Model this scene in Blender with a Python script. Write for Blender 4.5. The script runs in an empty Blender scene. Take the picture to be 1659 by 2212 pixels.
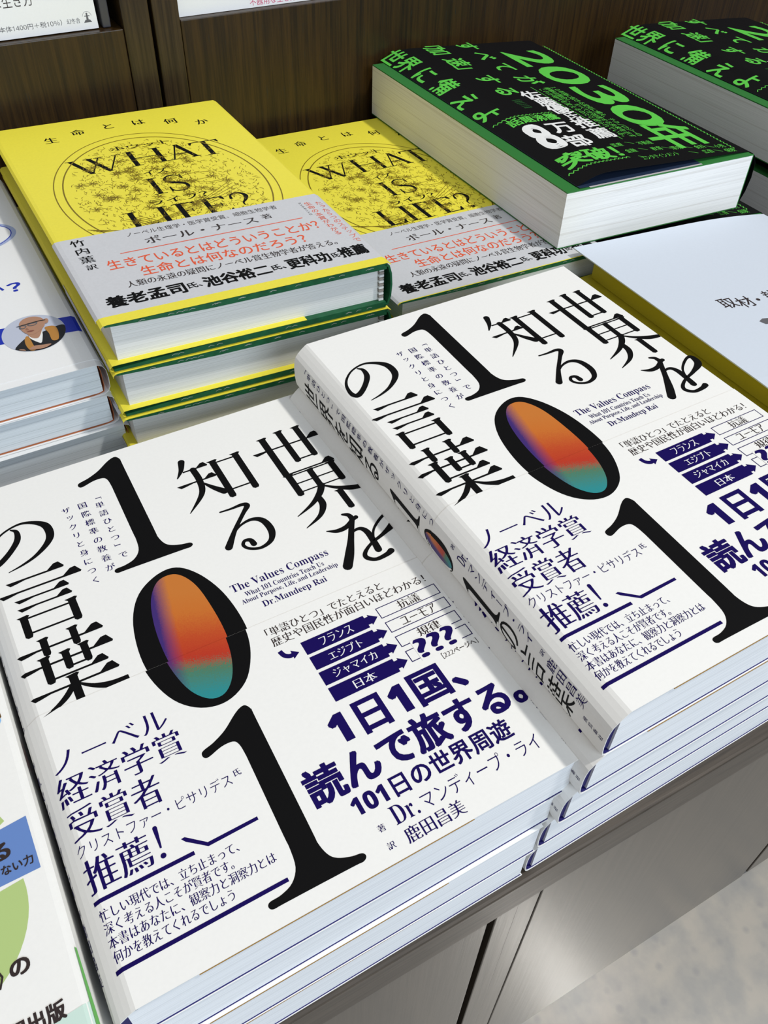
import bpy, bmesh, math, random
from mathutils import Vector, Matrix, geometry
S = 0.001                      # everything below is laid out in millimetres
random.seed(7)
C = bpy.context.scene.collection
SC = bpy.context.scene

# ------------------------------------------------------------------ camera, world, lights, exposure
cam = bpy.data.cameras.new('camera'); cam_o = bpy.data.objects.new('camera', cam); C.objects.link(cam_o)
FW, UP, RT = Vector((.356775, .603273, -.713283)), Vector((.332812, .631354, .700448)), Vector((.872896, -.487292, .024475))
FW.normalize(); RT = (RT - FW * RT.dot(FW)).normalized(); UP = RT.cross(FW)
CAMPOS = Vector((-117.72, -262.39, 220.32)) * S
cam_o.matrix_world = Matrix(((RT.x, UP.x, -FW.x, CAMPOS.x), (RT.y, UP.y, -FW.y, CAMPOS.y), (RT.z, UP.z, -FW.z, CAMPOS.z), (0, 0, 0, 1)))
cam.sensor_fit = 'VERTICAL'; cam.sensor_height = 24.0; cam.lens = 24.0 * 1846.0 / 2212.0
cam.clip_start = 0.01; cam.clip_end = 50
SC.camera = cam_o
w = bpy.data.worlds.new('world'); SC.world = w; w.use_nodes = True
wt = w.node_tree; bg = wt.nodes['Background']; bg.inputs[1].default_value = .40
tcw = wt.nodes.new('ShaderNodeTexCoord'); dot = wt.nodes.new('ShaderNodeVectorMath'); dot.operation = 'DOT_PRODUCT'; dot.inputs[1].default_value = (.62, -.78, 0)
rw = wt.nodes.new('ShaderNodeMapRange'); rw.inputs[1].default_value = -1; rw.inputs[2].default_value = 1
cw = wt.nodes.new('ShaderNodeValToRGB'); cw.color_ramp.elements[0].color = (.95, .80, .60, 1); cw.color_ramp.elements[1].color = (.80, .92, 1.15, 1)   # warm shop interior on one side, daylight from the front on the other
wt.links.new(tcw.outputs['Generated'], dot.inputs[0]); wt.links.new(dot.outputs['Value'], rw.inputs[0]); wt.links.new(rw.outputs[0], cw.inputs[0]); wt.links.new(cw.outputs[0], bg.inputs[0])
SC.view_settings.view_transform = 'Standard'; SC.view_settings.look = 'None'
SC.view_settings.exposure = 0.0; SC.view_settings.gamma = 1.0; SC.view_settings.use_curve_mapping = False
def lamp(name, pos, target, size, power, col, size_y=None):
    l = bpy.data.lights.new(name, 'AREA'); l.energy = power; l.color = col
    l.shape = 'RECTANGLE'; l.size = size; l.size_y = size_y or size
    o = bpy.data.objects.new(name, l); C.objects.link(o); o.location = pos
    o.rotation_euler = (Vector(target) - Vector(pos)).to_track_quat('-Z', 'Y').to_euler(); return o
lamp('ceiling_spotlight', (.82, -.62, 1.95), (0, 0, 0), .12, 28, (1, .965, .90))
lamp('front_fill_light', (.10, -2.1, 1.15), (.0, -.05, 0), 1.2, 27, (.80, .91, 1.0), .7)  # added soft cool fill, set low in front to brighten upright page edges

# ------------------------------------------------------------------ materials
def mat(name, col, rough=.5, spec=.3, coat=0.0):
    m = bpy.data.materials.new(name); m.use_nodes = True; b = m.node_tree.nodes['Principled BSDF']
    b.inputs['Base Color'].default_value = (*col, 1); b.inputs['Roughness'].default_value = rough
    b.inputs['Specular IOR Level'].default_value = spec; b.inputs['Coat Weight'].default_value = coat
    b.inputs['Coat Roughness'].default_value = .25
    return m
def nd(m, t, **k):
    n = m.node_tree.nodes.new(t)
    for a, v in k.items(): setattr(n, a, v)
    return n
def fibre(m, amount=.05, scale=900):           # faint paper fibre mottling on a plain material
    t = m.node_tree; b = t.nodes['Principled BSDF']; col = tuple(b.inputs['Base Color'].default_value)
    tc = nd(m, 'ShaderNodeTexCoord'); n = nd(m, 'ShaderNodeTexNoise'); n.inputs['Scale'].default_value = scale; n.inputs['Detail'].default_value = 3
    r = nd(m, 'ShaderNodeValToRGB'); r.color_ramp.elements[0].position = .3; r.color_ramp.elements[1].position = .7
    r.color_ramp.elements[0].color = tuple(c * (1 - amount) for c in col[:3]) + (1,); r.color_ramp.elements[1].color = col
    t.links.new(tc.outputs['Object'], n.inputs['Vector']); t.links.new(n.outputs[0], r.inputs[0]); t.links.new(r.outputs[0], b.inputs['Base Color'])
    return m
def pages(name, a, b_, nsig=9, thick=19.0, rough=.7):        # stacked page edges: fine sheets plus darker signature lines
    m = mat(name, a, rough, .1); t = m.node_tree; b = t.nodes['Principled BSDF']
    tc = nd(m, 'ShaderNodeTexCoord'); sp = nd(m, 'ShaderNodeSeparateXYZ'); t.links.new(tc.outputs['Object'], sp.inputs[0])
    mp = nd(m, 'ShaderNodeMapping'); mp.inputs['Scale'].default_value = (14, 14, 3800); t.links.new(tc.outputs['Object'], mp.inputs[0])
    n = nd(m, 'ShaderNodeTexNoise'); n.inputs['Scale'].default_value = 1; n.inputs['Detail'].default_value = 2; t.links.new(mp.outputs[0], n.inputs['Vector'])
    mu = nd(m, 'ShaderNodeMath', operation='MULTIPLY'); mu.inputs[1].default_value = nsig / (thick * S); t.links.new(sp.outputs[2], mu.inputs[0])
    mp2 = nd(m, 'ShaderNodeMapping'); mp2.inputs['Scale'].default_value = (9, 9, 260); t.links.new(tc.outputs['Object'], mp2.inputs[0])
    n2 = nd(m, 'ShaderNodeTexNoise'); n2.inputs['Scale'].default_value = 1; t.links.new(mp2.outputs[0], n2.inputs['Vector'])
    ad = nd(m, 'ShaderNodeMath', operation='MULTIPLY_ADD'); ad.inputs[1].default_value = .5; t.links.new(n2.outputs[0], ad.inputs[0]); t.links.new(mu.outputs[0], ad.inputs[2])
    fr = nd(m, 'ShaderNodeMath', operation='FRACT'); t.links.new(ad.outputs[0], fr.inputs[0])
    lt = nd(m, 'ShaderNodeMath', operation='LESS_THAN'); lt.inputs[1].default_value = .075; t.links.new(fr.outputs[0], lt.inputs[0])
    ml = nd(m, 'ShaderNodeMath', operation='MULTIPLY'); ml.inputs[1].default_value = .5; t.links.new(lt.outputs[0], ml.inputs[0])
    rp = nd(m, 'ShaderNodeValToRGB'); rp.color_ramp.elements[0].position = .36; rp.color_ramp.elements[1].position = .55
    rp.color_ramp.elements[0].color = tuple(x * .86 for x in a) + (1,); rp.color_ramp.elements[1].color = (*a, 1); t.links.new(n.outputs[0], rp.inputs[0])
    mx = nd(m, 'ShaderNodeMixRGB'); mx.inputs[2].default_value = (*b_, 1); t.links.new(ml.outputs[0], mx.inputs[0]); t.links.new(rp.outputs[0], mx.inputs[1])
    t.links.new(mx.outputs[0], b.inputs['Base Color'])
    return m
def wood(name, c1, c2, axis, rough=.35, coat=.3, scale=1.0, pore=(.02, .015, .01)):
    m = mat(name, c1, rough, .35, coat); t = m.node_tree; b = t.nodes['Principled BSDF']
    tc = nd(m, 'ShaderNodeTexCoord'); mp = nd(m, 'ShaderNodeMapping')
    sc = [420 * scale] * 3; sc[axis] = 14 * scale; mp.inputs['Scale'].default_value = sc
    n = nd(m, 'ShaderNodeTexNoise'); n.inputs['Scale'].default_value = 1; n.inputs['Detail'].default_value = 5; n.inputs['Roughness'].default_value = .65
    t.links.new(tc.outputs['Object'], mp.inputs[0]); t.links.new(mp.outputs[0], n.inputs['Vector'])
    r = nd(m, 'ShaderNodeValToRGB'); e = r.color_ramp.elements; e[0].position = .36; e[0].color = (*c2, 1); e[1].position = .62; e[1].color = (*c1, 1)
    t.links.new(n.outputs[0], r.inputs[0])
    mp2 = nd(m, 'ShaderNodeMapping'); sc2 = [900 * scale] * 3; sc2[axis] = 60 * scale; mp2.inputs['Scale'].default_value = sc2
    n2 = nd(m, 'ShaderNodeTexNoise'); n2.inputs['Scale'].default_value = 1; n2.inputs['Detail'].default_value = 2
    t.links.new(tc.outputs['Object'], mp2.inputs[0]); t.links.new(mp2.outputs[0], n2.inputs['Vector'])
    r2 = nd(m, 'ShaderNodeValToRGB'); r2.color_ramp.elements[0].position = .66; r2.color_ramp.elements[0].color = (0, 0, 0, 1); r2.color_ramp.elements[1].position = .72
    t.links.new(n2.outputs[0], r2.inputs[0])
    mx = nd(m, 'ShaderNodeMixRGB'); mx.inputs[2].default_value = (*pore, 1); t.links.new(r2.outputs[0], mx.inputs[0]); t.links.new(r.outputs[0], mx.inputs[1])
    t.links.new(mx.outputs[0], b.inputs['Base Color'])
    bp = nd(m, 'ShaderNodeBump'); bp.inputs['Strength'].default_value = .12; bp.inputs['Distance'].default_value = .0004
    t.links.new(n.outputs[0], bp.inputs['Height']); t.links.new(bp.outputs[0], b.inputs['Normal']); t.links.new(bp.outputs[0], b.inputs['Coat Normal'])
    bp.inputs['Strength'].default_value = .2
    return m
def ring_ink(name, v0, v1, u0, u1, sgn=1):      # the printed colour gradient inside the big zero
    m = mat(name, (.8, .3, .05), .5, .3); t = m.node_tree; b = t.nodes['Principled BSDF']
    tc = nd(m, 'ShaderNodeTexCoord'); sp = nd(m, 'ShaderNodeSeparateXYZ'); t.links.new(tc.outputs['Object'], sp.inputs[0])
    def rng(sock, a, c):
        q = nd(m, 'ShaderNodeMapRange'); q.inputs[1].default_value = a * S; q.inputs[2].default_value = c * S; t.links.new(sock, q.inputs[0]); return q.outputs[0]
    v = rng(sp.outputs[1], v0, v1); u = rng(sp.outputs[0 if sgn else 2], u0, u1)
    n = nd(m, 'ShaderNodeTexNoise'); n.inputs['Scale'].default_value = 2600; n.inputs['Detail'].default_value = 1; t.links.new(tc.outputs['Object'], n.inputs['Vector'])
    j = nd(m, 'ShaderNodeMath', operation='MULTIPLY_ADD'); j.inputs[1].default_value = .16; t.links.new(n.outputs[0], j.inputs[0]); t.links.new(v, j.inputs[2])
    tl = nd(m, 'ShaderNodeMath', operation='MULTIPLY_ADD'); tl.inputs[1].default_value = .13; t.links.new(u, tl.inputs[0]); t.links.new(j.outputs[0], tl.inputs[2])
    r = nd(m, 'ShaderNodeValToRGB'); e = r.color_ramp.elements
    e[0].position = .18; e[0].color = (.02, .25, .27, 1); e[1].position = .36; e[1].color = (.07, .19, .11, 1)
    for p, c in ((.45, (.46, .03, .012)), (.62, (.50, .065, .014)), (.82, (.56, .155, .022)), (1.0, (.56, .18, .03))):
        q = e.new(p); q.color = (*c, 1)
    t.links.new(tl.outputs[0], r.inputs[0])
    a = nd(m, 'ShaderNodeMath', operation='MULTIPLY_ADD'); a.inputs[1].default_value = -2.1; a.inputs[2].default_value = -.02; t.links.new(u, a.inputs[0])
    d = nd(m, 'ShaderNodeMath', operation='ADD'); t.links.new(a.outputs[0], d.inputs[0]); t.links.new(j.outputs[0], d.inputs[1])
    q = nd(m, 'ShaderNodeMapRange'); q.inputs[1].default_value = -.08; q.inputs[2].default_value = .5; t.links.new(d.outputs[0], q.inputs[0])
    mx = nd(m, 'ShaderNodeMixRGB'); mx.inputs[2].default_value = (.045, .02, .16, 1); t.links.new(q.outputs[0], mx.inputs[0]); t.links.new(r.outputs[0], mx.inputs[1])
    t.links.new(mx.outputs[0], b.inputs['Base Color'])
    return m

WHITE = fibre(mat('white_jacket_paper', (.86, .86, .84), .6, .12), .02)
WHITE2 = fibre(mat('white_glossy_paper', (.84, .85, .86), .3, .4), .02)
BLUEW = fibre(mat('cool_dimmed_white_paper', (.62, .68, .77), .55, .15), .02)  # white jacket with its cooler, dimmer light tinted into the colour
BLACK = mat('black_ink', (.004, .004, .0045), .65, .08)
NAVY = mat('navy_ink', (.009, .0035, .092), .65, .06)
NAVYC = mat('navy_card', (.01, .008, .12), .5, .3)
OCHRE = mat('ochre_endpaper', (.36, .20, .04), .6, .2)
PAPER = pages('cool_white_page_edges', (.86, .89, .92), (.62, .66, .72), 8, 19)
PAPER_T = pages('white_page_edges', (.80, .81, .80), (.55, .55, .52), 10, 20)
PAPER_G = pages('cream_page_edges', (.93, .93, .91), (.68, .66, .62), 3, 30)
PAPER_D = pages('bluish_page_edges', (.76, .82, .86), (.45, .50, .52), 4, 16)
YELLOW = fibre(mat('yellow_jacket_paper', (.84, .74, .06), .5, .25), .04)
GREY = fibre(mat('grey_band_paper', (.60, .61, .64), .5, .25), .05)
GREENB = fibre(mat('dark_green_cloth_paper', (.012, .115, .045), .55, .3), .35, 260)
OLIVEINK = mat('olive_line_ink', (.20, .14, .006), .5, .2)
RED = mat('vermilion_ink', (.75, .10, .035), .5, .2)
GJ = mat('black_jacket_paper', (.005, .005, .006), .5, .12)
NEON = mat('bright_green_ink', (.115, .60, .075), .5, .25)
PRW = mat('white_ink', (.85, .86, .86), .5, .25)
GCARD = mat('green_card', (.035, .20, .045), .35, .4)
FLAPIN = mat('dark_blue_flap_paper', (.02, .035, .075), .4, .4)
FLAPG = mat('pale_grey_flap_paper', (.52, .50, .50), .5, .3)
BLUE = mat('cobalt_ink', (.0, .02, .42), .45, .3)
SKY = mat('light_blue_ink', (.27, .50, .80), .5, .3); BROWN = mat('brown_ink', (.13, .065, .015), .5, .3)
LEAF = mat('leaf_green_ink', (.44, .58, .22), .5, .3); MIDBLUE = mat('medium_blue_ink', (.13, .24, .55), .5, .3)
PALEG = mat('pale_mint_ink', (.58, .75, .68), .5, .3); TEXTK = mat('charcoal_ink', (.03, .02, .02), .5, .3)
PINK = mat('pink_ink', (.62, .07, .18), .5, .3); GREYINK = mat('grey_ink', (.12, .12, .13), .5, .3)
PALEBLUE = mat('pale_blue_ink', (.36, .43, .66), .5, .3)
OLIVE = fibre(mat('olive_yellow_cover', (.50, .42, .025), .5, .3), .05)
GREENLINE = mat('green_line_ink', (.12, .38, .09), .5, .3)
THREAD = mat('headband_thread', (.33, .30, .27), .7, .1)
WOOD_D = wood('dark_walnut_veneer', (.042, .021, .0035), (.014, .0065, .0012), 2, .42, .15)
WOOD_D2 = wood('walnut_upright_veneer', (.046, .028, .0105), (.015, .008, .003), 2, .38, .2)
WOOD_T = wood('greyed_oak_lip', (.070, .054, .040), (.032, .024, .017), 0, .4, .25)
WOOD_P = wood('greyed_oak_door', (.070, .055, .041), (.050, .040, .030), 2, .3, .42, .7, (.05, .04, .03))
DARK = mat('shadow_gap_black', (.004, .003, .003), .7, .1)
DGLOSS = mat('dark_lacquered_metal', (.05, .05, .06), .25, .5)

# ------------------------------------------------------------------ mesh helpers
class MB:
    def __init__(s): s.v = []; s.f = []; s.m = []; s.mats = []
    def mi(s, m):
        if m not in s.mats: s.mats.append(m)
        return s.mats.index(m)
    def add(s, vs, fs, m):
        k = len(s.v); s.v += [tuple(p) for p in vs]; i = s.mi(m)
        for f in fs: s.f.append([a + k for a in f]); s.m.append(i)
    def box(s, x0, y0, z0, x1, y1, z1, m):
        s.add([(x0, y0, z0), (x1, y0, z0), (x1, y1, z0), (x0, y1, z0), (x0, y0, z1), (x1, y0, z1), (x1, y1, z1), (x0, y1, z1)],
              [(0, 3, 2, 1), (4, 5, 6, 7), (0, 1, 5, 4), (1, 2, 6, 5), (2, 3, 7, 6), (3, 0, 4, 7)], m)
    def grid_box(s, x0, x1, y0, y1, z0, z1, nx, ny, m, warp):     # a box whose vertices are bent by warp()
        def g(z): return [[warp(x0 + (x1 - x0) * i / nx, y0 + (y1 - y0) * j / ny, z) for j in range(ny + 1)] for i in range(nx + 1)]
        a, b = g(z0), g(z1); k = lambda i, j, t: (i * (ny + 1) + j) + t * (nx + 1) * (ny + 1)
        vs = [p for r in a for p in r] + [p for r in b for p in r]; fs = []
        for i in range(nx):
            for j in range(ny):
                fs.append((k(i, j, 0), k(i, j + 1, 0), k(i + 1, j + 1, 0), k(i + 1, j, 0)))
                fs.append((k(i, j, 1), k(i + 1, j, 1), k(i + 1, j + 1, 1), k(i, j + 1, 1)))
        for i in range(nx):
            fs.append((k(i, 0, 0), k(i + 1, 0, 0), k(i + 1, 0, 1), k(i, 0, 1))); fs.append((k(i + 1, ny, 0), k(i, ny, 0), k(i, ny, 1), k(i + 1, ny, 1)))
        for j in range(ny):
            fs.append((k(0, j + 1, 0), k(0, j, 0), k(0, j, 1), k(0, j + 1, 1))); fs.append((k(nx, j, 0), k(nx, j + 1, 0), k(nx, j + 1, 1), k(nx, j, 1)))
        s.add(vs, fs, m)
    def sheet(s, prof, y0, y1, th, m, ny=1, m_in=None):            # folded paper: an (x, z) profile swept along y, th thick, outside = left of travel
        n = len(prof); N = normals(prof)
        inn = [(p[0] - q[0] * th, p[1] - q[1] * th) for p, q in zip(prof, N)]
        ys = [y0 + (y1 - y0) * j / ny for j in range(ny + 1)]
        O = [(p[0], y, p[1]) for y in ys for p in prof]; I = [(p[0], y, p[1]) for y in ys for p in inn]
        a = []; b = []; L = len(O)
        for j in range(ny):
            for i in range(n - 1):
                q = (j * n + i, j * n + i + 1, (j + 1) * n + i + 1, (j + 1) * n + i); a.append(q); b.append(tuple(L + t for t in reversed(q)))
        for j in (0, ny):
            for i in range(n - 1): a.append((j * n + i, j * n + i + 1, L + j * n + i + 1, L + j * n + i))
        for i in (0, n - 1):
            for j in range(ny): a.append((j * n + i, (j + 1) * n + i, L + (j + 1) * n + i, L + j * n + i))
        if m_in is None: s.add(O + I, a + b, m)
        else:
            k = len(s.v); s.v += O + I; i0, i1 = s.mi(m), s.mi(m_in)
            for f in a: s.f.append([t + k for t in f]); s.m.append(i0)
            for f in b: s.f.append([t + k for t in f]); s.m.append(i1)
    def build(s, name, parent=None, shear=0.0, smooth=False):
        me = bpy.data.meshes.new(name)
        me.from_pydata([(x * S, (y - shear * x) * S, z * S) for x, y, z in s.v], [], s.f)
        for m in s.mats: me.materials.append(m)
        me.polygons.foreach_set('material_index', s.m)
        if smooth:
            me.polygons.foreach_set('use_smooth', [True] * len(s.f))
        me.update(); o = bpy.data.objects.new(name, me); C.objects.link(o); o.parent = parent
        if smooth:
            try: me.set_sharp_from_angle(angle=math.radians(35))
            except Exception: pass
        return o
def normals(P):
    out = []
    for i in range(len(P)):
        a = P[max(0, i - 1)]; b = P[min(len(P) - 1, i + 1)]; dx, dz = b[0] - a[0], b[1] - a[1]; l = math.hypot(dx, dz) or 1
        out.append((-dz / l, dx / l))
    return out
def thing(name, label, cat, loc, rz=0, group=None, sc=None):
    o = bpy.data.objects.new(name, None); C.objects.link(o); o.empty_display_size = .02
    o.location = Vector(loc) * S; o.rotation_euler = (0, 0, math.radians(rz)); o['label'] = label; o['category'] = cat
    if sc: o.scale = sc
    if group: o['group'] = group
    return o
def dup(root, label, loc, rz=0, group=None, sc=None):
    def rec(o, par):
        c = o.copy(); C.objects.link(c); c.parent = par
        for ch in list(o.children): rec(ch, c)
        return c
    r = rec(root, None); r.location = Vector(loc) * S; r.rotation_euler = (0, 0, math.radians(rz)); r['label'] = label
    r.scale = sc or (1, 1, 1)
    if group: r['group'] = group
    return r

# ------------------------------------------------------------------ lettering
DG = bpy.context.evaluated_depsgraph_get
_cache = {}
def outlines(s):
    cu = bpy.data.curves.new('t', 'FONT'); cu.body = s; o = bpy.data.objects.new('t', cu); C.objects.link(o)
    dg = DG(); dg.update(); c2 = o.evaluated_get(dg).to_curve(dg); loops = []
    for sp in c2.splines:
        L = []
        if sp.type == 'BEZIER':
            P = sp.bezier_points; n = len(P)
            for i in range(n):
                a, b = P[i], P[(i + 1) % n]
                p0, p1, p2, p3 = a.co, a.handle_right, b.handle_left, b.co
                d = p3 - p0; flat = d.length > 0 and abs((p1 - p0).cross(d).z) + abs((p2 - p0).cross(d).z) < 1e-4 * d.length
                k = 1 if flat else 4
                for j in range(k):
                    t = j / k; q = p0 * (1 - t) ** 3 + p1 * 3 * t * (1 - t) ** 2 + p2 * 3 * t * t * (1 - t) + p3 * t ** 3
                    if not L or (abs(L[-1][0] - q.x) + abs(L[-1][1] - q.y)) > 1e-5: L.append((q.x, q.y))
        else:
            L = [(p.co.x, p.co.y) for p in sp.points]
        if len(L) > 2: loops.append(L)
    o.to_curve_clear() if hasattr(o, 'to_curve_clear') else None
    bpy.data.objects.remove(o); bpy.data.curves.remove(cu)
    return loops
def area(L): return sum(L[i - 1][0] * L[i][1] - L[i][0] * L[i - 1][1] for i in range(len(L))) / 2
class Copies(list): per = 0
def glyph(s, ax=0.0, ay=0.0):
    """flat letter shapes; positive weights are laid on by overprinting slightly shifted copies, negative ones pare the outline"""
    if ax <= 0 and ay <= 0: return glyph0(s, ax, ay)
    vs, fs = glyph0(s, min(0, ax), min(0, ay)); xs = (-ax, 0, ax) if ax > .014 else ((-ax, ax) if ax > 0 else (0,)); ys = (-ay, 0, ay) if ay > .014 else ((-ay, ay) if ay > 0 else (0,))
    V = []; F = []
    for dx in xs:
        for dy in ys:
            k = len(V); V += [(v[0] + dx, v[1] + dy) for v in vs]; F += [tuple(i + k for i in f) for f in fs]
    F = Copies(F); F.per = len(fs)
    return V, F
def glyph0(s, ax=0.0, ay=0.0):
    """filled outlines of s, stems widened by ax and bars by ay (em), so plain forms gain the thick and thin of print type"""
    key = (s, ax, ay)
    if key in _cache: return _cache[key]
    loops = outlines(s); out = []
    if not loops: _cache[key] = ([], []); return [], []
    big = max(loops, key=lambda L: abs(area(L))); sg = 1 if area(big) > 0 else -1
    for L in loops:
        if ax or ay:
            n = len(L); Q = []
            for i in range(n):
                a, b, c = L[i - 1], L[i], L[(i + 1) % n]
                e1 = (b[0] - a[0], b[1] - a[1]); e2 = (c[0] - b[0], c[1] - b[1]); l1 = math.hypot(*e1) or 1; l2 = math.hypot(*e2) or 1
                n1 = (e1[1] / l1, -e1[0] / l1); n2 = (e2[1] / l2, -e2[0] / l2); dd = max(.35, 1 + n1[0] * n2[0] + n1[1] * n2[1])
                nx, ny = (n1[0] + n2[0]) / dd, (n1[1] + n2[1]) / dd
                Q.append((b[0] + sg * nx * ax, b[1] + sg * ny * ay))
            L = Q
        out.append(L)
    cu = bpy.data.curves.new('f', 'CURVE'); cu.dimensions = '2D'; cu.fill_mode = 'BOTH'
    for L in out:
        sp = cu.splines.new('POLY'); sp.points.add(len(L) - 1); sp.use_cyclic_u = True
        for p, q in zip(sp.points, L): p.co = (q[0], q[1], 0, 1)
    o = bpy.data.objects.new('f', cu); C.objects.link(o); dg = DG(); dg.update(); me = bpy.data.meshes.new_from_object(o.evaluated_get(dg), depsgraph=dg)
    vs = [(v.co.x, v.co.y) for v in me.vertices]; fs = [tuple(p.vertices) for p in me.polygons]
    bpy.data.objects.remove(o); bpy.data.curves.remove(cu); bpy.data.meshes.remove(me)
    _cache[key] = (vs, fs); return vs, fs
SANS = (0, 0); BOLD = (.020, .016); HEAVY = (.034, .024); MIN = (.014, -.014); MINB = (.016, -.008); LIGHT = (-.008, -.010)
SERIF = (-.010, -.002)
def sansd(s, bold=True): return ''.join(chr((0x1D7EC if bold else 0x1D7E2) + ord(c) - 48) if '0' <= c <= '9' else c for c in s)   # book-face figures
def serif(s):                                # Latin letters and figures in their roman book-face forms
    r = ''
    for ch in s:
        if 'A' <= ch <= 'Z': r += chr(0x1D400 + ord(ch) - 65)
        elif 'a' <= ch <= 'z': r += chr(0x1D41A + ord(ch) - 97)
        elif '0' <= ch <= '9': r += chr(0x1D7CE + ord(ch) - 48)
        else: r += ch
    return r
def catmull(P, k=6, closed=False):
    n = len(P); out = []
    for i in range(n if closed else n - 1):
        a, b, c, d = (P[(i - 1) % n], P[i], P[(i + 1) % n], P[(i + 2) % n]) if closed else (P[max(0, i - 1)], P[i], P[i + 1], P[min(n - 1, i + 2)])
        for j in range(k):
            t = j / k
            out.append(tuple(.5 * (2 * b[q] + (c[q] - a[q]) * t + (2 * a[q] - 5 * b[q] + 4 * c[q] - d[q]) * t * t + (3 * b[q] - a[q] - 3 * c[q] + d[q]) * t ** 3) for q in range(len(b))))
    if not closed: out.append(tuple(P[-1]))
    return out
class Print:
    """flat printing in the (u, v) plane of a cover, later laid on the paper surface"""
    def __init__(s): s.items = []
    def poly(s, pts, m, lay=0):
        tri = geometry.tessellate_polygon([[Vector((p[0], p[1], 0)) for p in pts]])
        s.items.append((list(pts), [tuple(t) for t in tri], m, lay))
    def rect(s, x0, y0, x1, y1, m, lay=0): s.items.append(([(x0, y0), (x1, y0), (x1, y1), (x0, y1)], [(0, 1, 2, 3)], m, lay))
    def frame(s, x0, y0, x1, y1, t, m):
        s.rect(x0, y0, x1, y0 + t, m); s.rect(x0, y1 - t, x1, y1, m); s.rect(x0, y0 + t, x0 + t, y1 - t, m); s.rect(x1 - t, y0 + t, x1, y1 - t, m)
    def text(s, t, x0, y0, x1, y1, m, st=SANS, rot=0, lay=0):     # ink of t fills the box; rot in degrees about the box centre
        vs, fs = glyph(t, *st)
        if not vs: return
        a0 = min(v[0] for v in vs); a1 = max(v[0] for v in vs); b0 = min(v[1] for v in vs); b1 = max(v[1] for v in vs)
        w, h = x1 - x0, y1 - y0; cx, cy = (x0 + x1) / 2, (y0 + y1) / 2; c, q = math.cos(math.radians(rot)), math.sin(math.radians(rot))
        if abs(rot) == 90: w, h = h, w
        P = []
        for v in vs:
            x = ((v[0] - a0) / max(1e-6, a1 - a0) - .5) * w; y = ((v[1] - b0) / max(1e-6, b1 - b0) - .5) * h
            P.append((cx + c * x - q * y, cy + q * x + c * y))
        s.items.append((P, fs, m, lay))
    def char(s, t, cx, cy, sx, sy, m, st=SANS, rot=0, lay=0):      # one character centred in its em square
        vs, fs = glyph(t, *st); c, q = math.cos(math.radians(rot)), math.sin(math.radians(rot))
        P = [(cx + c * (v[0] - .5) * sx - q * (v[1] - .36) * sy, cy + q * (v[0] - .5) * sx + c * (v[1] - .36) * sy) for v in vs]
        s.items.append((P, fs, m, lay))
    def vtext(s, t, x, y0, y1, size, m, st=SANS, sx=None):
        n = len(t)
        for i, ch in enumerate(t):
            y = y0 + (y1 - y0) * i / max(1, n - 1); r = -90 if ch in '「」ー（）' else 0
            dx, dy = (size * .25, size * .2) if ch in 'っッャゃ、。' else (0, 0)
            s.char(ch, x + dx * .4, y + dy, sx or size, size, m, st, r)
    def brush(s, P, W, m, k=6, cap=True):
        Q = catmull([(p[0], p[1], w_) for p, w_ in zip(P, W)], k); L = []; R = []
        for i in range(len(Q)):
            a = Q[max(0, i - 1)]; b = Q[min(len(Q) - 1, i + 1)]; dx, dy = b[0] - a[0], b[1] - a[1]; l = math.hypot(dx, dy) or 1
            h = max(.02, Q[i][2]) / 2; L.append((Q[i][0] - dy / l * h, Q[i][1] + dx / l * h)); R.append((Q[i][0] + dy / l * h, Q[i][1] - dx / l * h))
        n = len(Q); s.items.append((L + R, [(i, i + 1, n + i + 1, n + i) for i in range(n - 1)], m, 0))
        if cap:
            for e in (0, n - 1):
                r = Q[e][2] / 2
                if r > .25: s.ell(Q[e][0], Q[e][1], r, r, m, 12)
    def ell(s, cx, cy, rx, ry, m, n=48, lay=0, lo=None):
        P = [(cx + rx * math.cos(2 * math.pi * i / n), cy + ry * math.sin(2 * math.pi * i / n)) for i in range(n)]
        if lo: P = lo(P)
        s.poly(P, m, lay)
    def ring(s, cx, cy, rx, ry, t, m, a0=0, a1=360, n=90):
        P = []; F = []
        for i in range(n + 1):
            a = math.radians(a0 + (a1 - a0) * i / n); P += [(cx + rx * math.cos(a), cy + ry * math.sin(a)), (cx + (rx - t) * math.cos(a), cy + (ry - t) * math.sin(a))]
        s.items.append((P, [(2 * i, 2 * i + 1, 2 * i + 3, 2 * i + 2) for i in range(n)], m, 0))
    def hbar(s, x0, x1, y, t, m, u=3.0, uroko=True, kick=True):    # thin bar with a left stroke entry and triangular right end
        s.rect(x0 + .8, y - t / 2, x1 - .3, y + t / 2, m)
        if kick: s.poly([(x0, y + t * .5), (x0 + 1.2, y - t * 1.7), (x0 + 3.2, y - t * 1.3), (x0 + 6, y - t / 2), (x0 + 6, y + t / 2)], m)
        if uroko: s.poly([(x1 - u * 1.5, y), (x1 - u * .75, y + u * .62), (x1 - u * .35, y + u * .66), (x1, y + .1), (x1 - .5, y - t / 2), (x1 - u * 1.5, y - t / 2)], m)
    def vbar(s, x, y0, y1, w_, m):                                  # thick stem with a flared head
        s.poly([(x - w_ * .85, y0), (x - w_ * .5, y0 - .8), (x - w_ / 2, y0 - 2.0), (x - w_ / 2, y1 + .7), (x - w_ * .2, y1), (x + w_ * .35, y1 + .15), (x + w_ / 2, y1 + 1.0), (x + w_ / 2, y0 - 1.0), (x + w_ * .8, y0 - .1), (x + w_ * .5, y0 + .35)], m)
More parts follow.
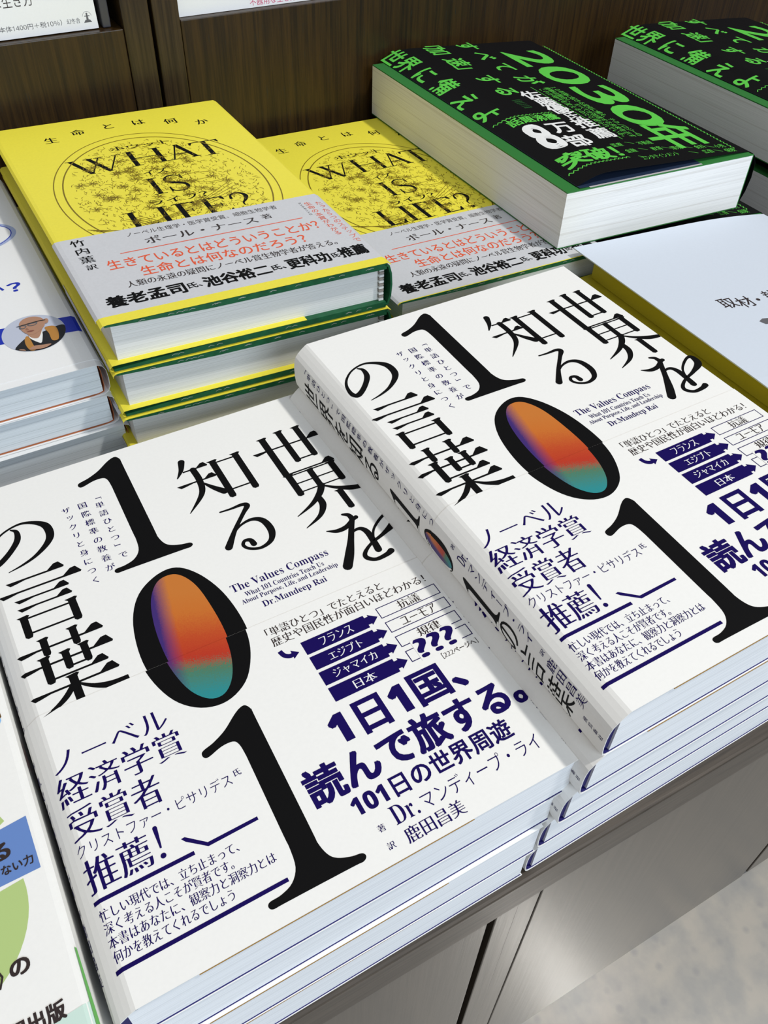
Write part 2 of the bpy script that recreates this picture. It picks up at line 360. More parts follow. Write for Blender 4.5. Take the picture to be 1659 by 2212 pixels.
    def put(s, mb, mapf, ub=(), vb=(), h=.07):
        bm = bmesh.new(); lay = bm.faces.layers.float.new('l'); cnt = 0
        for P, F, m, l in s.items:
            V = [bm.verts.new((p[0], p[1], 0)) for p in P]; i = mb.mi(m); per = getattr(F, 'per', 0) or 10 ** 9; cnt += 1
            for fi, f in enumerate(F):
                try: q = bm.faces.new([V[t] for t in f])
                except ValueError: continue
                q.material_index = i; q[lay] = .06 * l + .0025 * ((cnt + fi // per) % 22)
        for x in ub: bmesh.ops.bisect_plane(bm, geom=bm.verts[:] + bm.edges[:] + bm.faces[:], plane_co=(x, 0, 0), plane_no=(1, 0, 0))
        for y in vb: bmesh.ops.bisect_plane(bm, geom=bm.verts[:] + bm.edges[:] + bm.faces[:], plane_co=(0, y, 0), plane_no=(0, 1, 0))
        for f in bm.faces:
            if f.normal.z < 0: f.normal_flip()
        for f in bm.faces:
            k = len(mb.v); z = h + f[lay]
            for v in f.verts: mb.v.append(mapf(v.co.x, v.co.y, z))
            mb.f.append(list(range(k, k + len(f.verts)))); mb.m.append(f.material_index)
        bm.free()
def arc_map(prof, x_ref):
    """u -> point along a folded profile; u equals x on the flat part to the right of x_ref"""
    i0 = next(i for i, p in enumerate(prof) if abs(p[0] - x_ref) < 1e-6); N = normals(prof)
    def f(u, v, h):
        if u >= x_ref: return (u, v, prof[i0][1] + h)
        d = x_ref - u
        for i in range(i0, len(prof) - 1):
            a, b = prof[i], prof[i + 1]; l = math.hypot(b[0] - a[0], b[1] - a[1])
            if d <= l or i == len(prof) - 2:
                t = d / l; n = [N[i][q] * (1 - t) + N[i + 1][q] * t for q in (0, 1)]
                return (a[0] + (b[0] - a[0]) * t - abs(n[0]) * h, v, a[1] + (b[1] - a[1]) * t + max(0, -n[1]) * h)
            d -= l
    return f
# ==================================================================
TABLE_Z, FLOOR_Z, FRONT_Y = -72.0, -361.0, -189.0
# ---- setting
fl = MB(); fl.box(-1500, -1500, FLOOR_Z - 20, 2500, 1500, FLOOR_Z, None)
def floor_mat():
    m = mat('speckled_terrazzo', (.6, .58, .54), .3, .5, .38); m.node_tree.nodes['Principled BSDF'].inputs['Coat Roughness'].default_value = .12; t = m.node_tree; b = t.nodes['Principled BSDF']
    tc = nd(m, 'ShaderNodeTexCoord'); n = nd(m, 'ShaderNodeTexNoise'); n.inputs['Scale'].default_value = 60; n.inputs['Detail'].default_value = 4
    v = nd(m, 'ShaderNodeTexVoronoi'); v.inputs['Scale'].default_value = 85; v.inputs['Randomness'].default_value = 1
    t.links.new(tc.outputs['Object'], n.inputs['Vector']); t.links.new(tc.outputs['Object'], v.inputs['Vector'])
    r = nd(m, 'ShaderNodeValToRGB'); e = r.color_ramp.elements; e[0].position = .35; e[0].color = (.32, .31, .29, 1); e[1].position = .65; e[1].color = (.42, .385, .335, 1)
    t.links.new(n.outputs[0], r.inputs[0])
    q = nd(m, 'ShaderNodeMapRange'); q.inputs[1].default_value = .10; q.inputs[2].default_value = .28; q.inputs[3].default_value = .5; q.inputs[4].default_value = 0; t.links.new(v.outputs['Distance'], q.inputs[0])
    mx = nd(m, 'ShaderNodeMixRGB'); mx.inputs[2].default_value = (.25, .25, .25, 1); t.links.new(q.outputs[0], mx.inputs[0]); t.links.new(r.outputs[0], mx.inputs[1])
    t.links.new(mx.outputs[0], b.inputs['Base Color']); return m
fl.mats = [floor_mat()]; fl.m = [0] * len(fl.m)
o = fl.build('floor'); o['kind'] = 'structure'

# ---- low display table with cupboard doors
tb = thing('display_table', 'low grey-brown oak display table carrying all the book piles', 'table', (0, 0, FLOOR_Z))
def tpart(name, boxes, m, z=True, bev=.6):
    mb = MB()
    for b in boxes: mb.box(b[0], b[1], b[2] - FLOOR_Z, b[3], b[4], b[5] - FLOOR_Z, m)
    o = mb.build(name, tb)
    if bev:
        q = o.modifiers.new('bevel', 'BEVEL'); q.width = bev * S; q.segments = 2; q.limit_method = 'ANGLE'
    return o
tpart('table_top', [(-900, FRONT_Y + 20, TABLE_Z - 23, 1100, 262, TABLE_Z)], WOOD_T)
tpart('front_lip', [(-900, FRONT_Y - 1.5, TABLE_Z - 22.6, 1100, FRONT_Y + 19.8, TABLE_Z - .3)], WOOD_T, bev=1.2)
tpart('carcass', [(-895, FRONT_Y + 22, FLOOR_Z, 1095, 255, TABLE_Z - 23.2)], DARK, bev=0)
dz = TABLE_Z - 23.4
for x0, x1 in ((-520, -22.6), (222.2, 700)):
    tpart('cupboard_door', [(x0, FRONT_Y + 2, FLOOR_Z + 3, x1, FRONT_Y + 21.5, dz - .4)], WOOD_P)
tpart('stile', [(-18.8, FRONT_Y + 2, FLOOR_Z, -8.6, FRONT_Y + 21.5, dz)], WOOD_P, bev=.4)
tpart('stile', [(-8.3, FRONT_Y + 2.6, FLOOR_Z, 2.6, FRONT_Y + 21.5, dz)], WOOD_P, bev=.4)
tpart('side_panel', [(2.8, FRONT_Y + 2.2, FLOOR_Z, 218.6, FRONT_Y + 21.5, dz)], WOOD_P, bev=.4)

# ---- bookcase behind: riser, uprights, shelf
bc = thing('bookcase', 'dark walnut bookcase rising behind the piles of books', 'bookcase', (0, 262, TABLE_Z))
def bpart(name, b, m, bev=.5):
    mb = MB(); mb.box(b[0], b[1] - 262, b[2] - TABLE_Z, b[3], b[4] - 262, b[5] - TABLE_Z, m); o = mb.build(name, bc)
    q = o.modifiers.new('bevel', 'BEVEL'); q.width = bev * S; q.segments = 2; q.limit_method = 'ANGLE'; return o
bpart('riser_panel', (-900, 263, TABLE_Z, 14.3, 281, 66.4), WOOD_D)
bpart('riser_panel', (47.4, 263, TABLE_Z, 1100, 281, 66.8), WOOD_D)
bpart('upright', (14.6, 262.4, TABLE_Z, 30.0, 420, 700), WOOD_D2, .7)
bpart('upright', (31.9, 262.4, TABLE_Z, 47.1, 420, 700), WOOD_D2, .7)
bpart('groove_strip', (29.8, 272, TABLE_Z, 32.1, 400, 700), DARK, .1)
bpart('shelf_board', (-900, 281.2, 48, 14.4, 418, 66), WOOD_D2)
bpart('shelf_board', (47.3, 281.2, 48, 1100, 418, 66.4), WOOD_D2)
bpart('back_panel', (-900, 421, TABLE_Z, 1100, 432, 700), WOOD_D)
o = bpart('side_bracket', (4.6, 268, 66.6, 9.2, 380, 330), DGLOSS, .6); o['label'] = 'dark metallic bracket beside the upright'

# ==================================================================  white paperbacks with the big black 101
T1 = 19.0; L1 = 189.3; CR = -1.3; BANDV = -102.3
prof1 = [(128.4, T1), (60, T1), (CR, T1), (-2.3, T1 - .55), (-3.8, T1 - 1.75), (-5.3, T1 - 3.1), (-6.4, T1 - 4.5), (-7.0, T1 - 6.4), (-7.3, T1 / 2), (-7.2, 5.5), (-6.9, 3), (-6.5, 1.2), (-5.6, .25), (-4, 0), (60, 0), (128.4, 0)]
map1 = arc_map(prof1, CR)
one = [(52.2, -3.6), (53.2, -5.8), (53.1, -9), (52.4, -46), (52.3, -50.7), (53.2, -54.6), (55, -56.7), (58.3, -58.1), (61.1, -58.7), (61.7, -59.9), (60.5, -60.8), (58, -60.7), (48, -60.5), (38, -60.35), (35.2, -60.3), (34.4, -59.3), (35.2, -58.3), (38.4, -58.1), (42.0, -56.8), (44.5, -53.6), (45.3, -48.4), (45.35, -44), (45.85, -22), (45.9, -18.2), (45.6, -14.5), (44.4, -12.8), (41.0, -12.7), (36.7, -14.0), (35.4, -13.6), (35.2, -12.3), (36.1, -11.4), (39.5, -10.4), (43.7, -8.3), (48.1, -4.9), (50.6, -3.5)]
one = catmull(one, 4, True)
two = [(x, y - 124.2) for x, y in one]
zo = [(52.9, -67.2), (46.1, -67.3), (38.4, -72.3), (33.4, -81.4), (31, -93.9), (31.4, -105.2), (35.0, -116.0), (41.1, -122.3), (48.6, -123.9), (56.0, -120.3), (60.9, -112.9), (63.5, -104.2), (63.8, -93.6), (62.2, -82.7), (58.3, -73)]
zi = [(50.2, -69.4), (45.2, -70.4), (41, -76.6), (38.6, -86.3), (37.7, -97.1), (38.2, -106.4), (40.4, -115.2), (44.4, -120.6), (49.0, -121.1), (53.1, -116.9), (55.9, -109.4), (57.2, -99.9), (57.2, -89.4), (56.2, -78.8), (53.7, -72.2)]
zo = catmull(zo, 5, True); zi = catmull(zi, 5, True)
def clip_below(P, v):
    out = []
    for i in range(len(P)):
        a, b = P[i - 1], P[i]
        if (a[1] <= v) != (b[1] <= v):
            t = (v - a[1]) / (b[1] - a[1]); out.append((a[0] + (b[0] - a[0]) * t, v))
        if b[1] <= v: out.append(b)
    return out
RING = ring_ink('orange_to_teal_gradient_ink', -121.5, -69.5, 38, 57)
def title_kanji(p, m):
    # 世
    p.hbar(98.3, 127.0, -27.8, .75, m, 4.2); p.vbar(105.0, -20.2, -44.8, 2.7, m); p.vbar(112.5, -18.9, -39, 2.5, m); p.vbar(119.8, -19.3, -38.6, 2.5, m)
    p.rect(112.5, -37.9, 119.8, -37.2, m); p.hbar(104.5, 125.2, -43.6, .7, m, 3.8, True, False)
    # 界
    p.vbar(105.4, -43.9, -56.3, 2.6, m); p.vbar(113.9, -44.4, -55.4, 2.4, m); p.vbar(122.9, -44.2, -55.6, 2.6, m)
    p.rect(105, -45.0, 123, -44.4, m); p.rect(105, -50.0, 123, -49.4, m); p.rect(105, -54.7, 123, -54.1, m)
    p.brush([(114.2, -54.5), (111.5, -58.2), (106.5, -62), (99.3, -65.2)], [2.6, 2.5, 1.6, .3], m); p.brush([(114.5, -54.8), (118.5, -58.2), (123.5, -60.9), (128.4, -62)], [.8, 1.6, 2.5, 1.9], m, 6, False)
    p.brush([(110.3, -59.6), (110.0, -64), (106.5, -68.5), (99.6, -71.8)], [2.4, 2.6, 1.7, .3], m); p.vbar(118.9, -59.6, -70.3, 2.5, m)
    # を
    p.brush([(113.8, -71.8), (115.6, -73.0), (116.0, -75.2)], [1.0, 1.8, 2.2], m); p.brush([(105.0, -76.4), (108.4, -78.1), (112.2, -77.9), (115.6, -75.9), (117.5, -75.2)], [.4, 1.8, 2.0, 1.6, 1.8], m)
    p.brush([(115.6, -75.8), (113.4, -79.5), (110.8, -84), (107.2, -89.8), (104.0, -94.4)], [2.0, 2.1, 2.3, 3.2, 3.4], m)
    p.brush([(111.2, -82.8), (113.8, -80.9), (116.3, -81.0), (117.6, -83.6), (117.4, -88.8), (117.0, -92.6)], [.5, 1.0, 1.7, 2.3, 2.4, 2.6], m)
    p.brush([(117.5, -88.6), (119.8, -84), (123.5, -80.8), (127.4, -78.8), (129.2, -79.6), (128.2, -83.8), (122.3, -86.9), (116.5, -88.9), (112.4, -91.6), (111.6, -94.0), (114.1, -96.2), (118.4, -96.0), (120.6, -95.2)], [.8, .9, 1.1, 1.3, 2.3, 3.0, 1.6, 1.2, 1.5, 1.8, 1.6, 1.9, 2.4], m)
    # 知
    p.brush([(72.9, -18.2), (71.2, -22.6), (68.4, -26.4)], [2.6, 1.8, .4], m); p.hbar(70.6, 81.2, -24.0, .7, m, 3.2, True, False); p.hbar(66.7, 82.2, -31.0, .7, m, 3.4)
    p.brush([(75.3, -24.2), (75.4, -31), (73.5, -38), (66.2, -45.6)], [2.5, 2.5, 2.1, .3], m); p.brush([(75.6, -32), (78.5, -36.8), (81.3, -40.5)], [.5, 2.0, 2.9], m)
    p.vbar(83.3, -22.8, -45, 2.6, m); p.vbar(92.6, -22.7, -44.4, 2.6, m); p.rect(83, -24.8, 92.8, -24.1, m); p.rect(83, -41.2, 92.8, -40.5, m)
    # る
    p.brush([(75.8, -50.0), (79.8, -50.2), (84.2, -50.1), (85.6, -51.4), (82.7, -54.5), (76.9, -60.8), (72.0, -67.3)], [.7, 1.0, 1.6, 2.2, 1.6, 1.7, 2.7], m)
    p.brush([(75.2, -62.8), (79.6, -59.5), (84.3, -58.6), (87.6, -61.0), (88.3, -66.6), (86.2, -71.0), (81.9, -72.6), (78.2, -71.2), (76.8, -68.8), (78.0, -67.0), (79.9, -67.6), (80.3, -69.8)], [.6, .9, 1.5, 2.4, 2.6, 1.9, 1.3, 1.2, 1.3, 1.3, 1.8, 2.2], m)
    # の
    p.brush([(8.3, -23.6), (10.0, -25.4), (9.5, -29.4), (6.7, -33.4), (2.9, -37.0), (.2, -38.2), (-1.0, -36.0), (-.4, -31.4), (2.0, -27.3), (6.2, -23.8), (11.6, -22.2), (16.1, -23.6), (19.6, -27.0), (20.0, -32.0), (18.0, -35.8), (13.4, -39.6), (8.5, -41.8), (3.5, -43.1)], [.5, 1.6, 2.2, 2.1, 2.2, 2.4, 1.7, 1.2, .9, .8, 1.0, 1.6, 2.7, 2.8, 2.2, 1.4, .9, .3], m)
    # 言
    p.hbar(1.4, 20.4, -48.4, .75, m, 4.0); p.hbar(-1.9, 25.0, -53.2, .75, m, 4.4); p.hbar(2.2, 19.8, -57.0, .7, m, 3.6); p.hbar(2.2, 19.8, -60.8, .7, m, 3.6)
    p.vbar(3.2, -64, -73.4, 2.4, m); p.vbar(18.6, -63.4, -73.2, 2.5, m); p.rect(3, -65.5, 18.6, -64.8, m); p.rect(3, -71.9, 18.6, -71.2, m)
    # 葉
    p.hbar(-2.4, 24.4, -79.4, .75, m, 4.2); p.vbar(6.4, -75.4, -82.6, 2.3, m); p.vbar(15.6, -75.0, -82.4, 2.3, m)
    p.hbar(-3.1, 25.6, -86.0, .75, m, 4.4); p.vbar(4.9, -82.8, -93.4, 2.5, m); p.vbar(11.2, -83, -90.4, 2.3, m); p.vbar(17.0, -82.6, -90.2, 2.3, m); p.rect(11, -89.7, 17, -89.0, m); p.hbar(4.8, 22.4, -91.9, .7, m, 3.8, True, False)
    p.hbar(-2.4, 24.4, -96.2, .75, m, 4.2); p.vbar(10.9, -92.7, -105.4, 2.6, m)
    p.brush([(10.4, -96.3), (7.6, -99.4), (4.2, -101.7), (-.2, -103.4)], [1.8, 1.9, 1.4, .3], m); p.brush([(11.4, -96.3), (15.5, -99.6), (20.5, -101.6), (25.6, -101.6)], [.7, 1.5, 2.4, 1.9], m, 6, False)
pj = Print()
pj.poly(one, BLACK); pj.poly(zo, BLACK); pj.poly(zi, RING, 1); pj.poly(two, BLACK); title_kanji(pj, BLACK)
pj.vtext('「単語ひとつ」で', 39.3, -21.6, -53.2, 3.3, NAVY, MIN); pj.vtext('国際標準の教養が', 33.7, -23.5, -56.7, 3.4, NAVY, MIN); pj.vtext('ザックリと身につく', 27.9, -23.3, -59.8, 3.2, NAVY, MIN)
pj.text(serif('The Values Compass'), 65.4, -87.6, 100.8, -83.4, NAVY, SERIF); pj.text(serif('What 101 Countries Teach Us'), 68.7, -90.2, 97.3, -88.0, NAVY, SERIF)
pj.text(serif('About Purpose, Life, and Leadership'), 66.4, -93.2, 101.3, -90.8, NAVY, SERIF); pj.text(serif('Dr.Mandeep Rai'), 72.1, -97.6, 95.1, -94.3, NAVY, SERIF)
# spine lettering (u runs on round the spine)
def spine_print(p):
    c = -17.6
    for ch, v in zip('世界を知る', (-15, -27.5, -39.5, -51, -62.5)): p.char(ch, c, v, 10.5, 12.5, BLACK, MINB)
    for v0 in (-75.5, -121.4):
        p.poly([(c + (x - 48) * .36, v0 + (y + 3.5) * .34) for x, y in one], BLACK)
    p.poly([(c + (x - 47.5) * .34, (y + 95.5) * .31 - 107) for x, y in zo], BLACK)
    p.poly([(c + (x - 47.5) * .34, (y + 95.5) * .31 - 107) for x, y in zi], SRING, 1)
    for ch, v in zip('の言葉', (-146, -158, -171)): p.char(ch, c, v, 10.5, 12.5, BLACK, MINB)
    p.vtext('「単語ひとつ」で国際標準の教養がザックリと身につく', -10.0, -8.5, -105, 3.0, NAVY, MIN)
def spine_band(p):
    p.char('著', -9.6, -113.8, 2, 2, NAVY, MIN); p.text('Dr.', -11.6, -121.4, -7.9, -117, NAVY, MIN); p.vtext('マンディープ・ライ', -9.9, -124.4, -154, 3.5, NAVY, MIN)
    p.char('訳', -9.6, -160, 2, 2, NAVY, MIN); p.vtext('鹿田昌美', -10.2, -164.6, -177.6, 4.0, NAVY, MIN)
    p.vtext('飛鳥新社', -14.4, -181, -187.4, 1.9, NAVY, MIN)
    for v0 in (-121.4,): p.poly(clip_below([(-17.6 + (x - 48) * .36, v0 + (y + 3.5) * .34) for x, y in one], BANDV), BLACK)
    p.poly(clip_below([(-17.6 + (x - 47.5) * .34, (y + 95.5) * .31 - 107) for x, y in zo], BANDV), BLACK)
    p.poly(clip_below([(-17.6 + (x - 47.5) * .34, (y + 95.5) * .31 - 107) for x, y in zi], BANDV), SRING, 1)
    for ch, v in zip('の言葉', (-146, -158, -171)): p.char(ch, -17.6, v, 10.5, 12.5, BLACK, MINB)
SRING = ring_ink('spine_zero_gradient_ink', -115, -99, 4, 11, 0)
spine_print(pj)
pb = Print()
for P, m, l in ((zo, BLACK, 0), (zi, RING, 1), (two, BLACK, 0)): pb.poly(clip_below([(x - (.6 if P is zo or P is zi else 0), y) for x, y in P] if P is not two else P, BANDV - .05), m, l)
pb.poly([(4.4, -102.3), (2.4, -102.3), (-.4, -103.5)], BLACK)
pb.text('「単語ひとつ」でたとえると', 68, -108.9, 109.9, -105.4, TEXTK, MIN); pb.text('歴史や国民性が面白いほどわかる！', 68.2, -113.0, 124.0, -109.4, TEXTK, MIN)
pb.brush([(69.0, -115.2), (69.6, -117.2), (71.0, -118.3), (72.4, -118.2)], [1.5, 1.6, 1.6, 1.4], NAVY, 6, False); pb.poly([(72.0, -116.6), (74.3, -118.3), (71.9, -119.9)], NAVY)
for i, t in enumerate(('フランス', 'エジプト', 'ジャマイカ', '日本')):
    y = -115.4 - 6.33 * i
    pb.rect(76.0, y - 5.2, 98.2, y, NAVY); pb.rect(98.2, y - 4.1, 99.9, y - 1.1, NAVY); pb.poly([(99.5, y - .4), (102.3, y - 2.6), (99.5, y - 4.8)], NAVY)
    wd = (11.5, 11.6, 15.0, 7.6)[i]; pb.text(t, 87.3 - wd / 2, y - 4.2, 87.3 + wd / 2, y - 1.0, PRW, MIN, 0, 1)
for i, t in enumerate(('抗議', 'ユーモア', '規律', '')):
    y = -114.9 - 6.35 * i; pb.frame(103.1, y - 4.5, 125.6, y, .28, NAVY)
    if t: wd = (8.2, 13, 8.2, 0)[i]; pb.text(t, 114.4 - wd / 2, y - 4.0, 114.4 + wd / 2, y - .5, TEXTK, MIN)
pb.rect(106.2, -139.6, 121.6, -131.4, WHITE, 1)
for x in (106.6, 111.6, 116.6): pb.text(serif('?'), x, -138.9, x + 4.4, -131.6, NAVY, (.02, .012), 0, 2)
pb.text(sansd('［222ページへ］', False), 112.4, -142.2, 125.4, -139.9, TEXTK, MIN)
pb.text(sansd('1日1国、'), 70.2, -153.8, 114.6, -142.0, NAVY, HEAVY); pb.text('読んで旅する。', 55.8, -166.9, 127.4, -155.2, NAVY, HEAVY); pb.text(sansd('101日の世界周遊'), 64.6, -174.4, 116.4, -167.7, NAVY, BOLD)
pb.char('著', 68.8, -179.6, 2.3, 2.3, NAVY, MIN); pb.text(serif('Dr.'), 72.8, -181.0, 80.4, -175.6, NAVY, SERIF); pb.text('マンディープ・ライ', 82.0, -181.2, 121.2, -176.0, NAVY, LIGHT)
pb.char('訳', 68.8, -184.9, 2.3, 2.3, NAVY, MIN); pb.text('鹿田昌美', 73.2, -187.0, 91.5, -182.6, NAVY, MIN)
pb.text('ノーベル', -2.2, -123.4, 30.6, -116.8, NAVY, (.004, -.02)); pb.text('経済学賞', -3.4, -133.8, 32.0, -125.0, NAVY, MIN); pb.text('受賞者', -3.0, -144.4, 22.0, -135.4, NAVY, MIN)
pb.text('クリストファー・ピサリデス', -3.1, -149.1, 39.5, -145.4, NAVY, LIGHT); pb.char('氏', 41.6, -146.3, 2.4, 2.4, NAVY, MIN)
pb.text('推薦', -3.2, -159.6, 14.0, -150.4, NAVY, MIN); pb.brush([(16.6, -150.6), (16.3, -156.4)], [1.25, .5], NAVY); pb.ell(16.2, -158.6, .75, .75, NAVY, 16)
pb.rect(-3.1, -162.3, 23.4, -161.2, NAVY)
pb.poly([(21.6, -156.7), (22.4, -157.9), (27.2, -161.9), (41.4, -161.6), (41.4, -160.6), (27.4, -160.8), (22.6, -156.6)], NAVY)
for t, x0, x1, v in (('忙しい現代では、立ち止まって、', -2.6, 33.9, -167.0), ('深く考える人こそが賢者です。', -2.5, 31.0, -170.6), ('本書はあなたに、観察力と洞察力とは', -2.6, 41.2, -174.2), ('何かを教えてくれるでしょう', -2.4, 28.3, -177.8)):
    pb.text(t, x0, v, x1, v + 3.0, NAVY, MIN)
pb.rect(-3.1, -180.2, 41.6, -179.1, NAVY)
spine_band(pb)
UB1 = [128.3]; _d = CR
for _i in range(2, 10):
    UB1.append(_d); _d -= math.hypot(prof1[_i + 1][0] - prof1[_i][0], prof1[_i + 1][1] - prof1[_i][1])
W1 = thing('paperback_book', '', 'book', (0, 0, 0))
mb = MB(); mb.box(-3.6, -L1 + .5, .4, 127.8, -.5, T1 - 2.0, PAPER); mb.box(-1.0, -L1 + .5, T1 - 2.0, 127.8, -.5, T1 - .5, PAPER); PB1 = mb.build('page_block', W1)
mb = MB(); mb.sheet([(127.9, T1 - .14), (CR, T1 - .14), (-2.1, T1 - .75), (-3.6, T1 - 1.95), (-5.0, T1 - 3.3), (-6.1, T1 - 4.7), (-6.7, T1 - 6.5), (-7.0, T1 / 2), (-6.9, 5.4), (-6.6, 3), (-6.1, 1.3), (-5.2, .4), (-3.5, .12), (127.9, .12)], -L1 + .25, -.25, -.25, NAVYC)
mb.box(-6.0, -L1 + 1.2, 1.4, -3.4, -1, T1 - 5.2, NAVYC); mb.box(-4.4, -L1 + 1.2, T1 - 5.2, -3.4, -1, T1 - 3.2, NAVYC); mb.build('inner_cover', W1)
mb = MB(); mb.box(14, -L1 - .1, T1 - .62, 92, -L1 + 6, T1 - .28, OCHRE); mb.build('endpaper', PB1)
mb = MB(); mb.sheet(prof1, -L1, 0, -.1, WHITE, 2); pj.put(mb, map1, UB1, (), .05); mb.build('dust_jacket', W1)
mb = MB(); mb.sheet(prof1, -L1, BANDV, .2, WHITE, 2); pb.put(mb, map1, UB1, (), .25); mb.build('paper_band', W1)
A0 = (-135.93, .5); 
spec = [('A', 0, 0, 0, 0), ('A', 1, -.6, .3, .1), ('A', 2, -1.4, -.45, -.05), ('A', 3, -2.4, -.5, .1), ('B', 0, 0, 0, 0), ('B', 1, -3.6, -.2, .05), ('B', 2, -6.2, 1.2, 0), ('B', 3, -8.2, 3.4, -.1), ('B', 4, -10.0, 4.0, .1)]
labs = {('A', 0): 'white paperback with large black 101 lying top of the front left pile', ('A', 1): 'second white paperback down in the front left pile, page edges showing',
        ('A', 2): 'third white paperback down in the front left pile, bright jacket edge above its pages', ('A', 3): 'bottom white paperback of the front left pile, resting on the table',
        ('B', 0): 'white paperback with large black 101 and printed spine, top of the front right pile', ('B', 1): 'second white paperback down in the front right pile, its spine corner sticking out',
        ('B', 2): 'third white paperback down in the front right pile', ('B', 3): 'fourth white paperback down in the front right pile', ('B', 4): 'bottom white paperback of the front right pile, on the table edge'}
first = True
for st, k, dx, dy, dr in spec:
    if st == 'A': t = -TABLE_Z / 4; loc = (A0[0] + dx, A0[1] + dy, 0 - (k + 1) * t); rz = .5507 + dr; sc = ((1, .974, .960, .950)[k], 1.0, t / T1 * .998); g = 'white 101 paperbacks in the front left pile'
    else: t = (24.27 - TABLE_Z) / 5; loc = (dx, dy - .6, 24.27 - (k + 1) * t); rz = 1.038 + dr; sc = (1, 1.009, t / T1 * .998); g = 'white 101 paperbacks in the front right pile'
    if first:
        W1.location = Vector(loc) * S; W1.rotation_euler = (0, 0, math.radians(rz)); W1.scale = sc; W1['label'] = labs[(st, k)]; W1['group'] = g; first = False
    else: dup(W1, labs[(st, k)], loc, rz, g, sc)

# ==================================================================  yellow hardcovers
TE, WE, LE, SHE = 21.6, 122.0, 207.0, .062
YBAND = -134.0
def ev(X, Y): return (X + 70.3, Y - 243.5 + .062 * (X + 70.3))
pe = Print()
for ch, X, Y in zip('生命とは何か', (-45, -29.8, -13, 3.3, 19.8, 34.9), (218.7, 223.2, 224.5, 223.1, 217, 208.8)):
    u, v = ev(X, Y); pe.char(ch, u, v, 7.6, 8.2, BLACK, MINB)
cx, cy = 61.6, -100.0
pe.ring(cx, cy, 51.5, 70, .55, OLIVEINK); pe.ring(cx, cy, 47.4, 64.5, .7, OLIVEINK)
rnd = random.Random(3)
def inside(x, y, k=.96): return ((x - cx) / 47.4) ** 2 + ((y - cy) / 64.5) ** 2 < k * k
def leaf(x, y, a, l, wv):
    P = [(x, y), (x + math.cos(a + .35) * l * .5, y + math.sin(a + .35) * l * .5), (x + math.cos(a) * l, y + math.sin(a) * l)]
    if inside(*P[2]): pe.brush(P, [wv, wv, wv * .4], OLIVEINK, 3, False)
n = 0
while n < 1100:                       # engraved foliage: clumps of short curved strokes
    x, y = cx + rnd.uniform(-48, 48), cy + rnd.uniform(-40, 66)
    if not inside(x, y, .93): continue
    n += 1; z = rnd.random(); a = rnd.uniform(0, 6.28) if z < .55 else rnd.uniform(.9, 2.2)
    leaf(x, y, a, rnd.uniform(1.4, 3.2), .28)
for k in range(70):                  # flowers
    x, y = cx + rnd.uniform(-44, 30), cy + rnd.uniform(-40, 45)
    if inside(x, y, .85):
        for q in range(6): leaf(x, y, q * 1.05 + .3, 3.2, .3); leaf(x, y, q * 1.05 + .65, 3.2, .3)
for k in range(5):                   # trunks and paths sweeping across the scene
    pe.brush([(cx - 46 + k, cy - 28 - k), (cx - 32 + k, cy - 36), (cx - 22 + 2 * k, cy - 50)], [.4, .4, .4], OLIVEINK, 5, False)
    pe.brush([(cx - 20 + 1.6 * k, cy - 34 + k), (cx + 2 + k, cy - 28 + 1.5 * k), (cx + 30, cy - 16 + 3 * k)], [.3, .35, .3], OLIVEINK, 5, False)
    pe.brush([(cx - 30 + 2.2 * k, cy - 24), (cx - 22 + 2 * k, cy - 34), (cx - 20 + 2 * k, cy - 50)], [.3, .4, .4], OLIVEINK, 5, False)
pe.ring(cx + 17, cy + 7, 9, 4.2, .35, OLIVEINK); pe.ring(cx + 23, cy + 2, 8, 4, .35, OLIVEINK, 180, 360)
for k in range(7): pe.rect(cx - 4 + k * 2.6, cy + 51 + (k % 3) * 1.4, cx + 1 + k * 2.6, cy + 51.4 + (k % 3) * 1.4, OLIVEINK)
def eline(p, t, X0, Y0, X1, h, m, st):
    u0, v0 = ev(X0, Y0); p.text(t, u0, v0, ev(X1, Y0)[0], v0 + h, m, st)
eline(pe, 'ホウット', -20.8, 191.6, 10.3, 5, BLACK, MINB)
